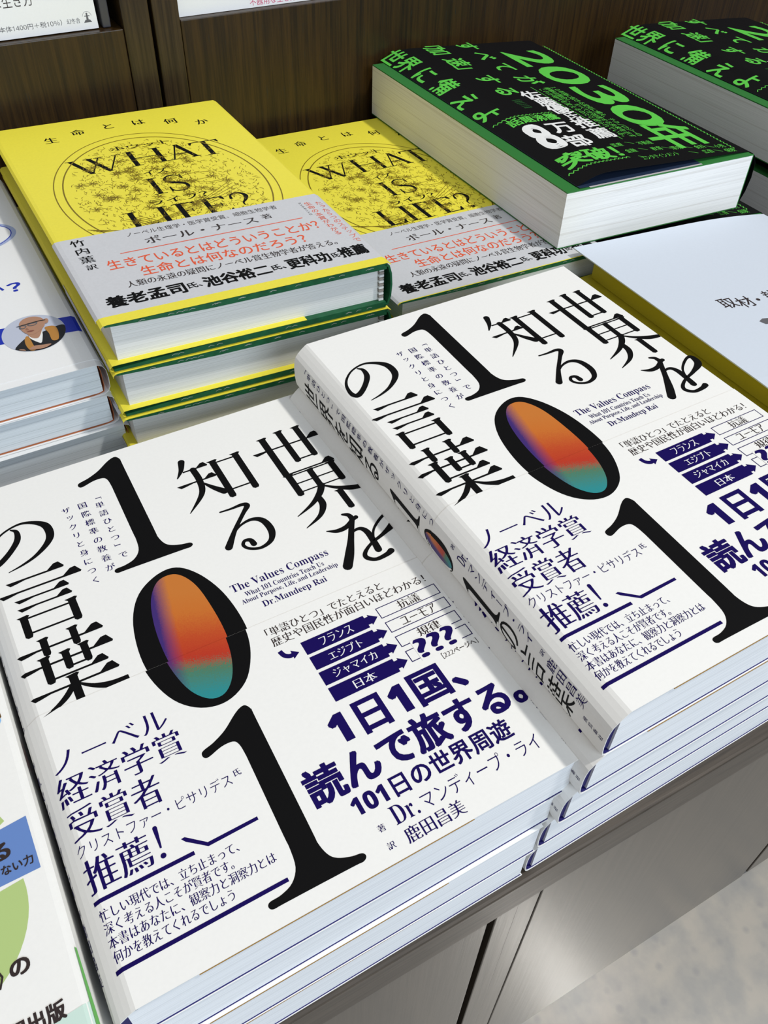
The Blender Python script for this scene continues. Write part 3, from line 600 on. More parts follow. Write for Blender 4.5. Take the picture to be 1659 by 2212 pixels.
def cap(ch, X0, X1, Y, h):                     # drawn roman capitals: thick and hairline strokes with flat serifs
    u0, v = ev(X0, Y); u1 = ev(X1, Y)[0]; w_ = u1 - u0; tk, th = 2.5, .85; m = BLACK; y1 = v + h
    R = lambda a, b, c, d: pe.rect(a, b, c, d, m)
    def ser(x, y, l=2.4): R(x - l, y - .3, x + l, y + .3)
    def dia(xa, ya, xb, yb, t): pe.poly([(xa - t / 2, ya), (xa + t / 2, ya), (xb + t / 2, yb), (xb - t / 2, yb)], m)
    if ch == 'W':
        for k in (0, .34):
            a0, a1, c = u0 + w_ * (.06 + k), u0 + w_ * (.60 + k), u0 + w_ * (.33 + k)
            dia(a0, y1, c, v, tk); dia(a1, y1, c, v, th); ser(a0, y1 - .2); ser(a1, y1 - .2)
    if ch == 'H':
        for x in (u0 + 3, u1 - 3): R(x - tk / 2, v, x + tk / 2, y1); ser(x, v + .2, 3); ser(x, y1 - .2, 3)
        R(u0 + 3, v + h * .5 - .35, u1 - 3, v + h * .5 + .35)
    if ch == 'A':
        c = u0 + w_ * .5; dia(c, y1, u1 - 2.6, v, tk); dia(c, y1, u0 + 2.6, v, th); ser(u1 - 2.6, v + .2); ser(u0 + 2.6, v + .2)
        R(u0 + w_ * .30, v + h * .33, u1 - w_ * .27, v + h * .33 + .7)
    if ch == 'T':
        c = u0 + w_ * .5; R(c - tk / 2, v, c + tk / 2, y1); ser(c, v + .2, 3); R(u0, y1 - .8, u1, y1)
        for x, q in ((u0, 1), (u1, -1)): pe.poly([(x, y1), (x, y1 - 3.4), (x + q * .5, y1 - 3.4), (x + q * 1.8, y1 - .7)], m)
    if ch == 'I': c = u0 + w_ * .5; R(c - tk / 2, v, c + tk / 2, y1); ser(c, v + .2, 3.2); ser(c, y1 - .2, 3.2)
    if ch in 'LFE':
        x = u0 + 3.2; R(x - tk / 2, v, x + tk / 2, y1); ser(x, v + .2, 3.2); ser(x, y1 - .2, 3.2)
        if ch in 'LE': R(x, v, u1, v + .8); pe.poly([(u1, v), (u1 + .5, v + 4.2), (u1 - .2, v + 4.2), (u1 - 2.2, v + .7)], m)
        if ch in 'FE': R(x, y1 - .8, u1 - .4, y1); pe.poly([(u1 - .4, y1), (u1 - .2, y1 - 3.8), (u1 - .8, y1 - 3.8), (u1 - 2.4, y1 - .7)], m); R(x, v + h * .52, u1 - 3.2, v + h * .52 + .7); R(u1 - 3.6, v + h * .52 - 1.3, u1 - 3.0, v + h * .52 + 2)
    if ch == 'S':
        P = [(.92, .74), (.80, .93), (.52, 1.0), (.20, .93), (.08, .76), (.22, .60), (.55, .50), (.86, .38), (.94, .22), (.80, .06), (.50, 0), (.16, .06), (.05, .25)]
        pe.brush([(u0 + a * w_, v + b * h) for a, b in P], [.8, .8, .9, 1.1, 1.7, 2.0, 2.2, 2.0, 1.7, 1.1, .9, .8, .8], m, 6, False); R(u0 + w_ * .9, y1 - 5.4, u0 + w_ * .97, y1); R(u0 + .1, v, u0 + w_ * .09, v + 5.6)
    if ch == '?':
        P = [(.10, .74), (.20, .93), (.50, 1.0), (.82, .92), (.92, .74), (.74, .54), (.52, .40), (.50, .26)]
        pe.brush([(u0 + a * w_, v + b * h) for a, b in P], [1.5, .9, .9, 1.6, 2.1, 1.6, .9, .7], m, 6); pe.ell(u0 + w_ * .5, v + 1.1, 1.25, 1.25, m, 20)
for c_, a_, b_, y_ in (('W', -45, -18.6, 170.6), ('H', -16.6, 3.0, 169.6), ('A', 2.6, 19.4, 168.4), ('T', 17.8, 33.4, 166.6), ('I', -17.0, -10.0, 134.8), ('S', -8.0, 1.8, 134.2), ('L', -36.4, -24.2, 104.4), ('I', -22.4, -15.6, 103.8), ('F', -13.6, -2.4, 103.2), ('E', -1.0, 11.6, 102.6), ('?', 13.6, 22.6, 102)): cap(c_, a_, b_, y_, 18)
eline(pe, 'イズ', -14.4, 157, -2, 5.4, BLACK, MINB); eline(pe, 'ライフ？', -21.8, 124.4, 6.4, 5.6, BLACK, MINB)
pn = Print()
eline(pn, 'ノーベル生理学・医学賞受賞、細胞生物学者', -40.9, 100.0, 30.0, 4.0, TEXTK, SANS); eline(pn, 'ポール・ナース', -35.1, 90.2, 17.0, 6.4, TEXTK, MINB); eline(pn, '著', 19.6, 88.6, 24.4, 4.6, TEXTK, MINB)
u, v = ev(-48.1, 87.0); pn.rect(u, v, ev(36.4, 0)[0], v + .6, RED)
eline(pn, '生きているとはどういうことか？', -56.0, 75.6, 40.4, 8.0, RED, (.01, .006)); eline(pn, '生命とは何なのだろう？', -44.8, 65.0, 29.6, 8.0, RED, (.01, .006))
eline(pn, '人類の永遠の疑問にノーベル賞生物学者が答える。', -53.4, 58.6, 40.3, 5.0, TEXTK, MINB)
eline(pn, '養老孟司', -65.0, 46.6, -32.4, 8.8, BLACK, HEAVY); eline(pn, '氏、', -31.6, 46.8, -25.6, 4.4, BLACK, BOLD); eline(pn, '池谷裕二', -24.6, 44.2, 4.6, 8.8, BLACK, HEAVY); eline(pn, '氏、', 5.2, 44.4, 11.2, 4.4, BLACK, BOLD); eline(pn, '更科功', 12.2, 42.0, 32.0, 8.8, BLACK, HEAVY); eline(pn, '氏', 32.8, 42.6, 36.2, 4.2, BLACK, BOLD); eline(pn, '推薦', 36.6, 40.6, 49.6, 8.8, BLACK, HEAVY)
for ch, Y, sz in zip('竹内薫訳', (104.0, 96.2, 88.4, 81.4), (6.6, 6.6, 6.6, 4.8)): pn.char(ch, ev(-62.1, Y)[0], ev(-62.1, Y)[1], sz, sz, BLACK, MINB)
a, b = ev(49.6, 92), ev(48.8, 52.5); pn.vtext('たった５つのステップで', a[0], a[1], b[1], 3.7, RED, SANS); a, b = ev(44.7, 93.6), ev(44, 62); pn.vtext('生命の本質がわかる', a[0], a[1], b[1], 3.7, RED, SANS)
a = ev(41.4, 95.6); pn.vtext('ダイヤモンド社', a[0], a[1], a[1] - 12, 1.7, TEXTK, SANS)
Y1 = thing('hardcover_book', '', 'book', (0, 0, 0))
mb = MB(); mb.box(2.8, -LE + 3.2, 2.6, WE - 2.5, -3.2, TE - 2.6, PAPER_T); PB2 = mb.build('page_block', Y1, SHE)
def bowed(x, z0, z1, top):                 # cover boards bow slightly, thinner toward the fore-edge
    k = min(1.0, .25 + .85 * math.sin(min(1, (x + 2) / 70) * math.pi / 2)); return z1 - (z1 - z0) * k if top else z0 + (z1 - z0) * k
mb = MB()
for top in (True, False):
    xs = [0, 6, 14, 26, 42, 60, 80, 100, WE]; P = []; F = []
    for x in xs:
        lo, hi = (bowed(x, TE - 2.9, TE - .35, True), TE - .35) if top else (.35, bowed(x, .35, 2.9, False))
        P += [(x, -LE, lo), (x, 0, lo), (x, 0, hi), (x, -LE, hi)]
    for i in range(len(xs) - 1):
        for a, b in ((0, 1), (1, 2), (2, 3), (3, 0)): F.append((4 * i + a, 4 * i + b, 4 * i + 4 + b, 4 * i + 4 + a))
    F += [(0, 3, 2, 1), (len(P) - 4, len(P) - 3, len(P) - 2, len(P) - 1)]; mb.add(P, F, GREENB)
mb.sheet([(WE - .6, TE - .4), (WE + 1.4, TE - 1.6), (WE + 2.6, TE * .75), (WE + 3, TE / 2), (WE + 2.6, TE * .25), (WE + 1.4, 1.6), (WE - .6, .4)], -LE, 0, .9, GREENB)
r2 = random.Random(5)
for k in range(26):                        # pale fibre squiggles in the cover paper, on the board's front edge
    x = r2.uniform(12, WE - 6); z = r2.choice((TE - 1.6, 1.4)); P = [(x, -LE - .05, z), (x + 1.2, -LE - .05, z + .5), (x + 2.6, -LE - .05, z + .2), (x + 2.6, -LE - .05, z + .32), (x + 1.2, -LE - .05, z + .64), (x, -LE - .05, z + .14)]
    mb.add(P, [(0, 1, 4, 5), (1, 2, 3, 4)], FLAPG)
mb.build('case_cover', Y1, SHE)
pj2 = [(WE + .4, TE), (WE * .5, TE), (1.2, TE), (-.5, TE - .25), (-1.6, TE - 1.1), (-1.5, TE - 2.0), (-.6, TE - 2.9), (1.5, TE - 3.2), (70, TE - 3.2)]
mb = MB(); mb.sheet([(WE + 2.2, TE - 1.1)] + pj2[:6], -LE, 0, -.16, YELLOW, 1); mb.sheet([(-1.45, 2.0), (-1.6, 1.1), (-.5, .25), (1.2, .02), (WE, .02)], -LE, 0, -.02, YELLOW, 1)
mb.sheet([(-1.5, 2.0), (-.6, 3.0), (1.5, 3.15), (84, 3.15)], -LE, 0, .12, YELLOW, 1)
pe.put(mb, lambda u, v, h: (u, v, TE + h), (), (), .04); mb.build('dust_jacket', Y1, SHE)
mb = MB(); mb.sheet([(WE + 2.3, TE - 1.05)] + [(x, z + .17) for x, z in pj2[:3]] + [(-.7, TE - .1), (-1.9, TE - 1.1), (-1.8, TE - 2.1)], -LE + 5.6, YBAND, -.14, GREY, 1)
mb.sheet([(-1.7, 2.1), (-1.85, 1.1), (-.7, .1), (1.2, -.02)], -LE + 5.6, YBAND, -.02, GREY, 1)
pn.put(mb, lambda u, v, h: (u, v, TE + .17 + h), (), (), .04); mb.build('paper_band', Y1, SHE)
mb = MB()
for k in range(11):
    z = 3 + k * (TE - 6) / 11; mb.box(WE - 2.6, -LE + 1.6, z, WE - .4, -LE + 3.4, z + 1.0, THREAD if k % 2 else PAPER_T)
mb.build('headband', PB2, SHE)
zs = [32.0, 9.4, -13.6, -34, -53.5, -72.0]; lab = ['yellow hardcover with a grey band lying top of the left yellow pile', 'second yellow hardcover down in the left yellow pile', 'third yellow hardcover down in the left yellow pile', 'fourth yellow hardcover down in the left yellow pile', 'bottom yellow hardcover of the left yellow pile']
off = [(0, 0), (.3, -.6), (-.2, -1.6), (1, -1), (0, 0)]
G1 = 'yellow hardcovers in the left pile'; G2 = 'yellow hardcovers in the right pile'
for k in range(5):
    t = zs[k] - zs[k + 1]; loc = (-70.3 + off[k][0], 243.5 + off[k][1], zs[k + 1]); sc = (1, 1, (t - .35) / TE)
    if k == 0: Y1.location = Vector(loc) * S; Y1.scale = sc; Y1['label'] = lab[0]; Y1['group'] = G1
    else: dup(Y1, lab[k], loc, 0, G1, sc)
lab = ['yellow hardcover top of the right yellow pile, shaded beside the thick green and black book', 'second yellow hardcover down in the right yellow pile', 'third yellow hardcover down in the right yellow pile', 'bottom yellow hardcover of the right yellow pile']
FTOP = -1.0
for k in range(4):
    t = (FTOP - TABLE_Z) / 4; r_ = dup(Y1, lab[k], (63.3 + k * .6, 251.0 - k * .5, FTOP - (k + 1) * t), 1.6, G2, (1, 1, (t - .35) / TE))
    if k == 0:
        for c_ in r_.children:
            if c_.name.startswith('paper_band'): c_.location.y -= 5.2 * S      # this copy's band has slipped forward

# ==================================================================  thick black and green paperbacks
TG, WG, LG, SHG = 31.0, 121.0, 203.0, .065
def gv(X, Y): return (X - 167.5, Y - 254 + .065 * (X - 167.5))
def lift(u, v):
    rise = math.sin(max(0, min(1, (u - 8) / 20)) * math.pi / 2); fall = max(0.0, min(1.0, (WG - u) / (WG - 20))) ** .9
    return .45 + (5.0 + .6 * (1 + v / LG)) * rise * fall
def gmap(u, v, h): return (u, v, TG + lift(u, v) + h)
pg = Print()
def gtext(t, pts, sz, m=NEON, st=BOLD, rot=-90, sx=None):
    for ch, (X, Y) in zip(t, pts):
        u, v = gv(X, Y); r = rot + (0 if ch not in 'ー' else 0); pg.char(ch, u, v, sx or sz, sz, m, st, r)
gtext('世界に備えよ', [(181.5, 252), (183, 236), (183, 215), (183.6, 193), (182.6, 168.5), (183, 146)], 16)
gtext('「加速」する', [(210, 258), (211, 245), (211, 222), (211, 207), (212, 189), (211, 167.5)], 16)
gtext('すべてが', [(236, 249), (235.5, 228), (235.5, 205.5), (236.5, 180.5)], 16)
for t, (X0, X1, Y0, Y1_) in (('2', (251, 279, 230, 201)), ('0', (251, 279.4, 197, 165)), ('3', (252, 279.4, 160, 130)), ('0', (251, 276, 126, 94)), ('年', (245, 279.4, 95, 63))):
    a, b = gv(X0, Y1_), gv(X1, Y0); pg.text(t, a[0], a[1], b[0], b[1], NEON, BOLD if t == '年' else (.012, .012), -90)
for ch, X, Y, sz in zip('佐藤優氏推薦', (222.2, 223.6, 223.6, 224.4, 224.6, 224.6), (157, 145.5, 133, 122, 110.5, 95), (14.5, 14.5, 14.5, 10, 15, 15)): pg.char(ch, *gv(X, Y), sz * .92, sz, PRW, BOLD)
a, b = gv(184.6, 87), gv(197.2, 119); pg.text('８', a[0], a[1], b[0], b[1], PRW, (.05, .04))
for ch, X, Y in (('万', 207.4, 109.6), ('部', 204.6, 91)): pg.char(ch, *gv(X, Y), 15, 16, PRW, (.024, .02))
a, b = gv(180.6, 66.4), gv(216.6, 81.2); pg.text('突破！', a[0], a[1] + .6, b[0], b[1] - 1.6, NEON, HEAVY)
a, b = gv(184, 122), gv(216, 129); pg.text('話題沸騰', a[0], a[1], b[0], b[1], NEON, BOLD)
def wavy(X0, Y0, X1, Y1_, n, amp):
    a, b = gv(X0, Y0), gv(X1, Y1_); P = []
    for i in range(2 * n + 1):
        t = i / (2 * n); dx, dy = b[0] - a[0], b[1] - a[1]; l = math.hypot(dx, dy); q = amp if i % 2 else -amp; P.append((a[0] + dx * t - dy / l * q, a[1] + dy * t + dx / l * q))
    pg.brush(P, [.55] * len(P), NEON, 2, False)
wavy(178, 133, 216.6, 130.4, 15, .8); wavy(178, 64.4, 217, 63.4, 15, .8); wavy(290.0, 236, 283, 52, 70, .6)
for j, (t, X) in enumerate((('１０年後に起きる変化に備え、テクノロジーの', 243.6), ('衝撃は融合し、すべてが加速する未来を示す', 238.8), ('これが時代を変えるのだと語られている。', 234.4))):
    u, v0 = gv(X, 164 - j * .5); _, v1 = gv(X, 86)
    for i, ch in enumerate(t): pg.char(ch, u, v0 + (v1 - v0) * i / (len(t) - 1), 4.4, 4.4, NEON, SANS, -90)
a, b = gv(230.6, 169), gv(229.8, 84); pg.rect(min(a[0], b[0]), b[1], min(a[0], b[0]) + .4, a[1], NEON)
for t, X, Y in (('医療', 221.5, 79), ('不動産', 238.5, 76), ('金融', 223.5, 70), ('教育', 239.5, 67.5), ('環境', 251, 64.5), ('食料', 265, 61), ('小売', 277, 58), ('エンタテインメント', 234.5, 59), ('広告', 265, 54.5), ('保険', 278.5, 51.5)):
    u, v = gv(X, Y); wd = 2.5 * len(t); pg.text(t, u - wd / 2 - .8, v - 2.6, u + wd / 2 + .8, v + 2.0, NEON, SANS)
for X, Y in ((230, 78.5), (231.5, 69), (245.5, 66), (258, 62.5), (271, 59), (256, 56), (271.5, 53), (224.5, 61)): u, v = gv(X, Y); pg.brush([(u - 2, v + 1.6), (u + 2, v - 1.6)], [.3, .3], NEON, 2, False)
for k in range(4):
    u, v = gv(205.6 + k * 1.4, 147); pg.vtext('加速時代の書', u, v + 6, v - 6, 1.5, GCARD, SANS)
B1 = thing('thick_paperback_book', '', 'book', (0, 0, 0))
mb = MB(); mb.box(0, -LG, .9, WG, 0, TG - .6, PAPER_G); mb.build('page_block', B1, SHG)
mb = MB(); mb.box(0, -LG, TG - .6, WG, 0, TG, GCARD); mb.box(0, -LG, .3, WG, 0, .9, GCARD); mb.box(WG, -LG, .3, WG + .6, 0, TG, GCARD); mb.build('inner_cover', B1, SHG)
mb = MB()
mb.grid_box(8, WG, -LG + 3.4, 3, 0, .22, 40, 12, GJ, lambda x, y, z: gmap(x, y, z - .25))
mb.sheet([(WG - .2, TG + .3), (WG + 2, TG - 1.4), (WG + 4.2, TG - 6), (WG + 4.8, TG * .55), (WG + 3.6, TG * .3), (WG + 1.2, 3), (WG - 3, 1), (WG - 14, .3), (WG - 40, 0), (WG - 70, -.1)][::-1], -LG + .5, 2, .22, GJ, 1)
pg.put(mb, gmap, (20, 30, 40, 50, 60, 70, 80, 90, 100, 110), tuple(-LG + 16 * i for i in range(1, 13)), .04); DJ = mb.build('dust_jacket', B1, SHG, True)
def flap(x, y, z):                           # the folded-in flap lies on the cover under the bulging jacket
    return (x, y, TG + .12 + .3 * max(0, 1 - (x - 8.2) / 6) + z)
mb = MB(); mb.grid_box(8.2, 86, -LG + 1.2, 2, 0, .12, 22, 8, FLAPIN, flap); mb.grid_box(14, 86, -LG + .3, -LG + 1.4, 0, .16, 22, 1, FLAPG, flap)
o = mb.build('jacket_flap', DJ, SHG, True); o['label'] = 'dark blue inside of the folded jacket flap'
GA, GB = 'thick black and green paperbacks in the middle pile', 'thick black and green paperbacks at the right edge'
ztop = 30.6
B1.location = Vector((167.5, 254, ztop - 33 + 1.2)) * S; B1['label'] = 'thick black paperback with bright green lettering, top of the middle pile beside the yellow books'; B1['group'] = GA
GZ0 = ztop - 33 + 1.2
def gstack(n, x, y, zt, labels, grp):
    t = (zt - TABLE_Z) / n
    for k in range(n): dup(B1, labels[k], (x + k * 1.5, y, zt - (k + 1) * t + .1), 0, grp, (1, 1, t / (TG + 7.6)))
gstack(2, 190.5, 250, GZ0 - .4, ['second thick black paperback down in the middle pile, mostly hidden under the top one', 'bottom thick black paperback of the middle pile'], GA)
gstack(3, 346.5, 228, 37.5, ['thick black paperback with green lettering at the upper right edge, pinkish shaded page edges', 'second thick black paperback down at the upper right edge', 'bottom thick black paperback at the upper right edge'], GB)

# ==================================================================  white-and-olive book at the right
def flatbook(name, label, loc, rz, w_, l_, t, jm, pm, shear=0.0, group=None):
    r = thing(name, label, 'book', loc, rz, group); mb = MB(); mb.box(.6, -l_ + .6, .5, w_ - .6, -.6, t - .5, pm); mb.build('page_block', r, shear)
    return r
H = thing('olive_cover_book', 'olive yellow covered book lying right under the white covered one, beside the front right pile', 'book', (131.6, 37, TABLE_Z + 40.4), 0, 'olive covered books in the right pile')
mb = MB(); mb.box(3, -187, 1.5, 127, -3, 20.1 - 1.3, PAPER); mb.build('page_block', H, .0)
mb = MB(); mb.box(0, -190, 20.1 - 1.3, 130, 0, 20.1, OLIVE); mb.box(0, -190, 0, 130, 0, 1.3, OLIVE); mb.box(0, -190, 1.3, 1.6, 0, 20.1 - 1.3, OLIVE); o = mb.build('case_cover', H, .0)
q = o.modifiers.new('bevel', 'BEVEL'); q.width = .8 * S; q.segments = 2; q.limit_method = 'ANGLE'
dup(H, 'second olive yellow covered book down in the pile at the right', (132.4, 36, TABLE_Z + 20.2), 0, 'olive covered books in the right pile'); dup(H, 'bottom olive yellow covered book of the pile at the right, on the table', (131.8, 36.4, TABLE_Z), 0, 'olive covered books in the right pile')
HW = thing('white_cover_book', 'white covered book with small black lettering overhanging the olive one', 'book', (170.6, 42.6, -11.3), 0)
mb = MB(); mb.box(10, -186, .6, 110, -9, 11.6, PAPER); mb.build('page_block', HW, .1)
mb = MB(); mb.box(9, -187, 0, 114, -8, .6, OLIVE); mb.box(8.4, -187, 0, 9.4, -8, 12.6, OLIVE); mb.build('inner_cover', HW, .1)
mb = MB()
def droop(x, y, z):
    d = .0012 * max(0, x - 70) ** 2 + .02 * max(0, -y - 120); return (x, y, 14.6 + z - d)
mb.grid_box(0, 126, -190, 0, -.35, .2, 14, 6, BLUEW, droop)
ph = Print()
def hv(X, Y): return (X - 170.6, Y - 42.6 + .1 * (X - 170.6))
for ch, X, Y, r in (('取', 203.8, -33.6, 0), ('材', 212.2, -36.8, 0), ('・', 219.4, -38.2, 0), ('執', 228.4, -38.4, 0), ('筆', 237, -39, 0)): ph.char(ch, *hv(X, Y), 8.6, 9.8, TEXTK, (.006, .004))
u, v = hv(205.5, -55)
ph.poly([(u, v + 3), (u + 3, v + 4.4), (u + 6, v + 3.6), (u + 8, v + 1), (u + 14, v + 1), (u + 14, v - 3), (u + 6, v - 3), (u + 3.4, v - .6), (u + 1, v)], GREYINK)
ph.put(mb, lambda a, b, h: droop(a, b, .2 + h), (20, 40, 60, 80, 100), (), .05); mb.build('dust_jacket', HW, .1)

# ==================================================================  white paperbacks with the portrait oval
TD = 15.6
profd = [(-150, TD), (-80, TD), (-8, TD), (-3.4, TD - .25), (-1.4, TD - 1.4), (-.3, TD - 3.6), (0, TD / 2), (-.3, 3.4), (-1.4, 1.3), (-3.4, .25), (-8, 0), (-150, 0)][::-1]
D1 = thing('white_paperback', '', 'book', (0, 0, 0))
LD = 196.0
mb = MB(); mb.box(-128, -LD + 1.6, .5, -3.4, -.8, TD - .5, PAPER_D); mb.build('page_block', D1)
mb = MB(); mb.sheet([(-128, .35), (-6, .35), (-3.2, 1.1), (-2.6, 4), (-2.6, TD - 4), (-3.2, TD - 1.1), (-6, TD - .35), (-128, TD - .35)], -LD + 1, -.4, .2, mat('rust_card', (.42, .13, .05), .5, .2)); mb.build('inner_cover', D1)
pd = Print()
def dv(X, Y): return (X + 71.4, Y - 244.6)
mapd = lambda u, v, h: (u, v, TD + h)
def mapd(u, v, h):
    if u < -8: return (u, v, TD + h)
    if u < -3.4: t = (u + 8) / 4.6; return (u, v, TD - .25 * t + h)
    t = min(1.6, (u + 3.4) / 3.4)
    return (-3.4 + 2.0 * min(1, t) + (1.1 * (t - 1) if t > 1 else 0) + h * .6, v, TD - .25 - 1.15 * min(1, t) - (2.2 * (t - 1) / .6 * .6 if t > 1 else 0) + h)
pd.ring(dv(-113, 180)[0], dv(-113, 180)[1], 34.4, 18.5, 2.6, PALEBLUE, -70, 60, 40); pd.ring(dv(-113, 180)[0], dv(-113, 180)[1], 32.2, 17.6, .5, BLUE, -80, 75, 40)
u, v = dv(-99.5, 121.4); pd.text('か', u - 4.6, v, u + 3.6, v + 8.4, BLUE, BOLD); u, v = dv(-91.6, 121); pd.text('？', u - 2.8, v, u + 3.4, v + 8.2, BLUE, BOLD)
pdb = Print()
u0 = dv(-128, 0)[0]
pdb.poly([(u0, dv(0, 83.5)[1]), (-8, dv(0, 77.2)[1]), (-3.4, dv(0, 76.8)[1]), (2.0, dv(0, 76.4)[1]), (2.0, dv(0, 89.2)[1]), (-3.4, dv(0, 89.8)[1]), (-8, dv(0, 90)[1]), (u0, dv(0, 95.5)[1])], BLUE)
cx_, cy_ = dv(-92.2, 83.5)[0], dv(-92.2, 83.5)[1]; RX, RY = 13.2, 14.2
def ovc(P): return [((x - cx_) / max(1, math.hypot((x - cx_) / RX, (y - cy_) / RY)) + cx_, (y - cy_) / max(1, math.hypot((x - cx_) / RX, (y - cy_) / RY)) + cy_) for x, y in P]
pdb.ell(cx_, cy_, RX, RY, mat('portrait_backdrop_ink', (.50, .54, .66), .5, .2), 60, 1)
SKIN = mat('portrait_skin_ink', (.42, .23, .15), .5, .2); ROBE = mat('portrait_robe_ink', (.012, .012, .016), .5, .2); STOLE = mat('portrait_stole_ink', (.45, .21, .045), .5, .2)
def pp(pts, m, lay): pdb.poly(ovc(catmull([(cx_ + x, cy_ + y) for x, y in pts], 4, True)), m, lay)
pp([(-10, -9.5), (-5, -3.5), (-1.5, -1.6), (4, -1.0), (9, .6), (13, .4), (13, -5), (9, -11), (2, -14.2), (-5, -13)], ROBE, 2)
pp([(-2.6, -2.0), (3.4, 1.2), (1.6, -8.2), (0, -8.4)], PRW, 3)
pp([(-3.2, -1.6), (-4.6, -3.5), (-5.2, -8), (-4.4, -12.8), (-2.2, -13.2), (-2.4, -8.4), (-2.6, -4)], STOLE, 4); pp([(5.0, 1.6), (8.8, 1.2), (9.6, -3), (8.2, -9.6), (5.6, -9.4), (5.6, -3.6)], STOLE, 4)
pp([(-2.6, 2), (-2.0, -3.2), (.8, -5), (3.6, .4), (4.4, 3.6), (1, 4.6)], SKIN, 4)
pp([(-4.6, 5.4), (-4.0, 9.6), (-1.4, 12.2), (2.4, 12.4), (5.4, 10), (6.2, 6.2), (5, 2.6), (2, -.4), (-1, -1.4), (-3.4, .8)], SKIN, 5)
pp([(6.0, 7.8), (7.6, 8.2), (7.7, 5.8), (6.2, 4.4)], SKIN, 5)
pp([(-4.4, 7.0), (-4.8, 5.0), (-3.2, 4.2), (-1.8, 5.6), (-2.0, 6.8)], GREYINK, 6); pp([(-1.0, 6.9), (-.9, 5.6), (1.2, 5.0), (3.0, 6.2), (2.6, 7.4)], GREYINK, 6)
pp([(-4.9, 7.4), (3.2, 8.0), (6.4, 7.6), (6.4, 7.1), (3.2, 7.3), (-4.9, 6.9)], ROBE, 6)
pp([(-3.9, 6.4), (-4.1, 5.3), (-3.1, 4.8), (-2.2, 5.8)], SKIN, 7); pp([(-.5, 6.5), (-.4, 5.8), (1.2, 5.4), (2.4, 6.3)], SKIN, 7)
pp([(-2.8, 1.4), (-1.0, 1.9), (.6, 1.2), (-.8, .7)], mat('portrait_lip_ink', (.22, .08, .06), .5, .2), 6); pp([(-2.0, 4.6), (-2.7, 3.0), (-1.4, 2.7)], mat('portrait_shade_ink', (.30, .15, .095), .5, .2), 6)
pp([(-4.6, -12.6), (-2.4, -10.6), (1.4, -11.4), (4.6, -12.2), (1, -14)], SKIN, 7); pp([(-8.4, -10.6), (-6.6, -11.4), (-6.2, -12.8), (-8, -12.4)], SKIN, 7)
mb = MB(); mb.sheet(profd, -LD, 0, -.14, WHITE2, 1); pd.put(mb, mapd, (-8, -3.4, -1.4), (), .06); mb.build('dust_jacket', D1)
profb = [(x + (.1 if i in range(3, 9) else 0), z) for i, (x, z) in enumerate(profd)]
mb = MB(); N_ = normals(profd); mb.sheet([(p[0] - n[0] * .16, p[1] - n[1] * .16) for p, n in zip(profd, N_)], -LD + 4.5, dv(0, 97)[1], -.12, WHITE2, 1); pdb.put(mb, mapd, (-8, -3.4, -1.4), (), .22); mb.build('paper_band', D1)
lab = ['white paperback with a blue stripe and oval portrait, top of the left edge pile', 'second white paperback down in the left edge pile, curved glossy spine', 'third white paperback down in the left edge pile', 'fourth white paperback down in the left edge pile', 'bottom white paperback of the left edge pile']
t = (7.2 - TABLE_Z) / 5
for k in range(5):
    loc = (-71.4 + (0, 2.2, 3.6, 3, 2)[k], 244.6 + (0, -.6, -2.4, -3, -3)[k], 7.2 - (k + 1) * t); sc = (1, 1, (t - .25) / TD)
    if k == 0: D1.location = Vector(loc) * S; D1.scale = sc; D1['label'] = lab[0]; D1['group'] = 'white portrait paperbacks in the left edge pile'
    else: dup(D1, lab[k], loc, (0, -.4, .3, 0, .2)[k], 'white portrait paperbacks in the left edge pile', sc)

# ==================================================================  illustrated book at the lower left corner
CT_ = -6.0; TC = 16.0
C1 = thing('illustrated_paperback', '', 'book', (0, 0, 0))
mb = MB(); mb.box(-127, -187, .4, -1.6, -1, TC - .4, PAPER); mb.build('page_block', C1)
profc = [(-128, 0), (-4, 0), (-1.2, .5), (0, 2.5), (.1, TC / 2), (0, TC - 2.6), (-.6, TC - .9), (-1.6, TC - .2), (-2.6, TC), (-128, TC)]
mb = MB(); mb.sheet(profc, -188, 0, -.14, WHITE, 1)
pc = Print()
def cv(X, Y): return (X + 143.0, Y + 20.0)
def cp(pts, m, lay=0, smooth=0): P = [cv(*p) for p in pts]; pc.poly(catmull(P, smooth, False) if smooth else P, m, lay)
cp([(-175, -60), (-146, -60), (-146.2, -88), (-146.0, -93.6), (-148.4, -97.6), (-152, -99.4), (-175, -100)], SKY)
cp([(-175, -84.4), (-148.4, -87), (-145.9, -88), (-145.7, -92.4), (-147.6, -93.7), (-148.4, -92.2), (-150, -92.6), (-152, -95), (-175, -99)], BROWN, 1)
def circ(X, Y, R, a0, a1): return [(X, Y)] + [(X + R * math.cos(math.radians(a)), Y + R * math.sin(math.radians(a))) for a in range(a0, a1 + 1, 6)]
cp([(-175, -112), (-156, -120), (-153.2, -122.2), (-151.9, -125.4), (-155, -127), (-175, -130)], LEAF)
cp([(-175, -129.5), (-146.5, -126.6), (-146.3, -142.6), (-175, -143.2)], MIDBLUE)
cp(circ(-176, -146, 25.2, -60, 6), LEAF)
u, v = cv(-155.6, -139.8)
a = cv(-157.8, -136.2); pc.text('る', a[0], a[1], a[0] + 5.6, a[1] + 4.8, TEXTK, HEAVY, 0, 2); a = cv(-167.8, -136.2); pc.text('す', a[0], a[1], a[0] + 6, a[1] + 4.8, TEXTK, HEAVY, 0, 2)
a = cv(-158.2, -140.6); pc.text('さない力', a[0], a[1], a[0] + 10.8, a[1] + 2.9, TEXTK, BOLD, 0, 2)
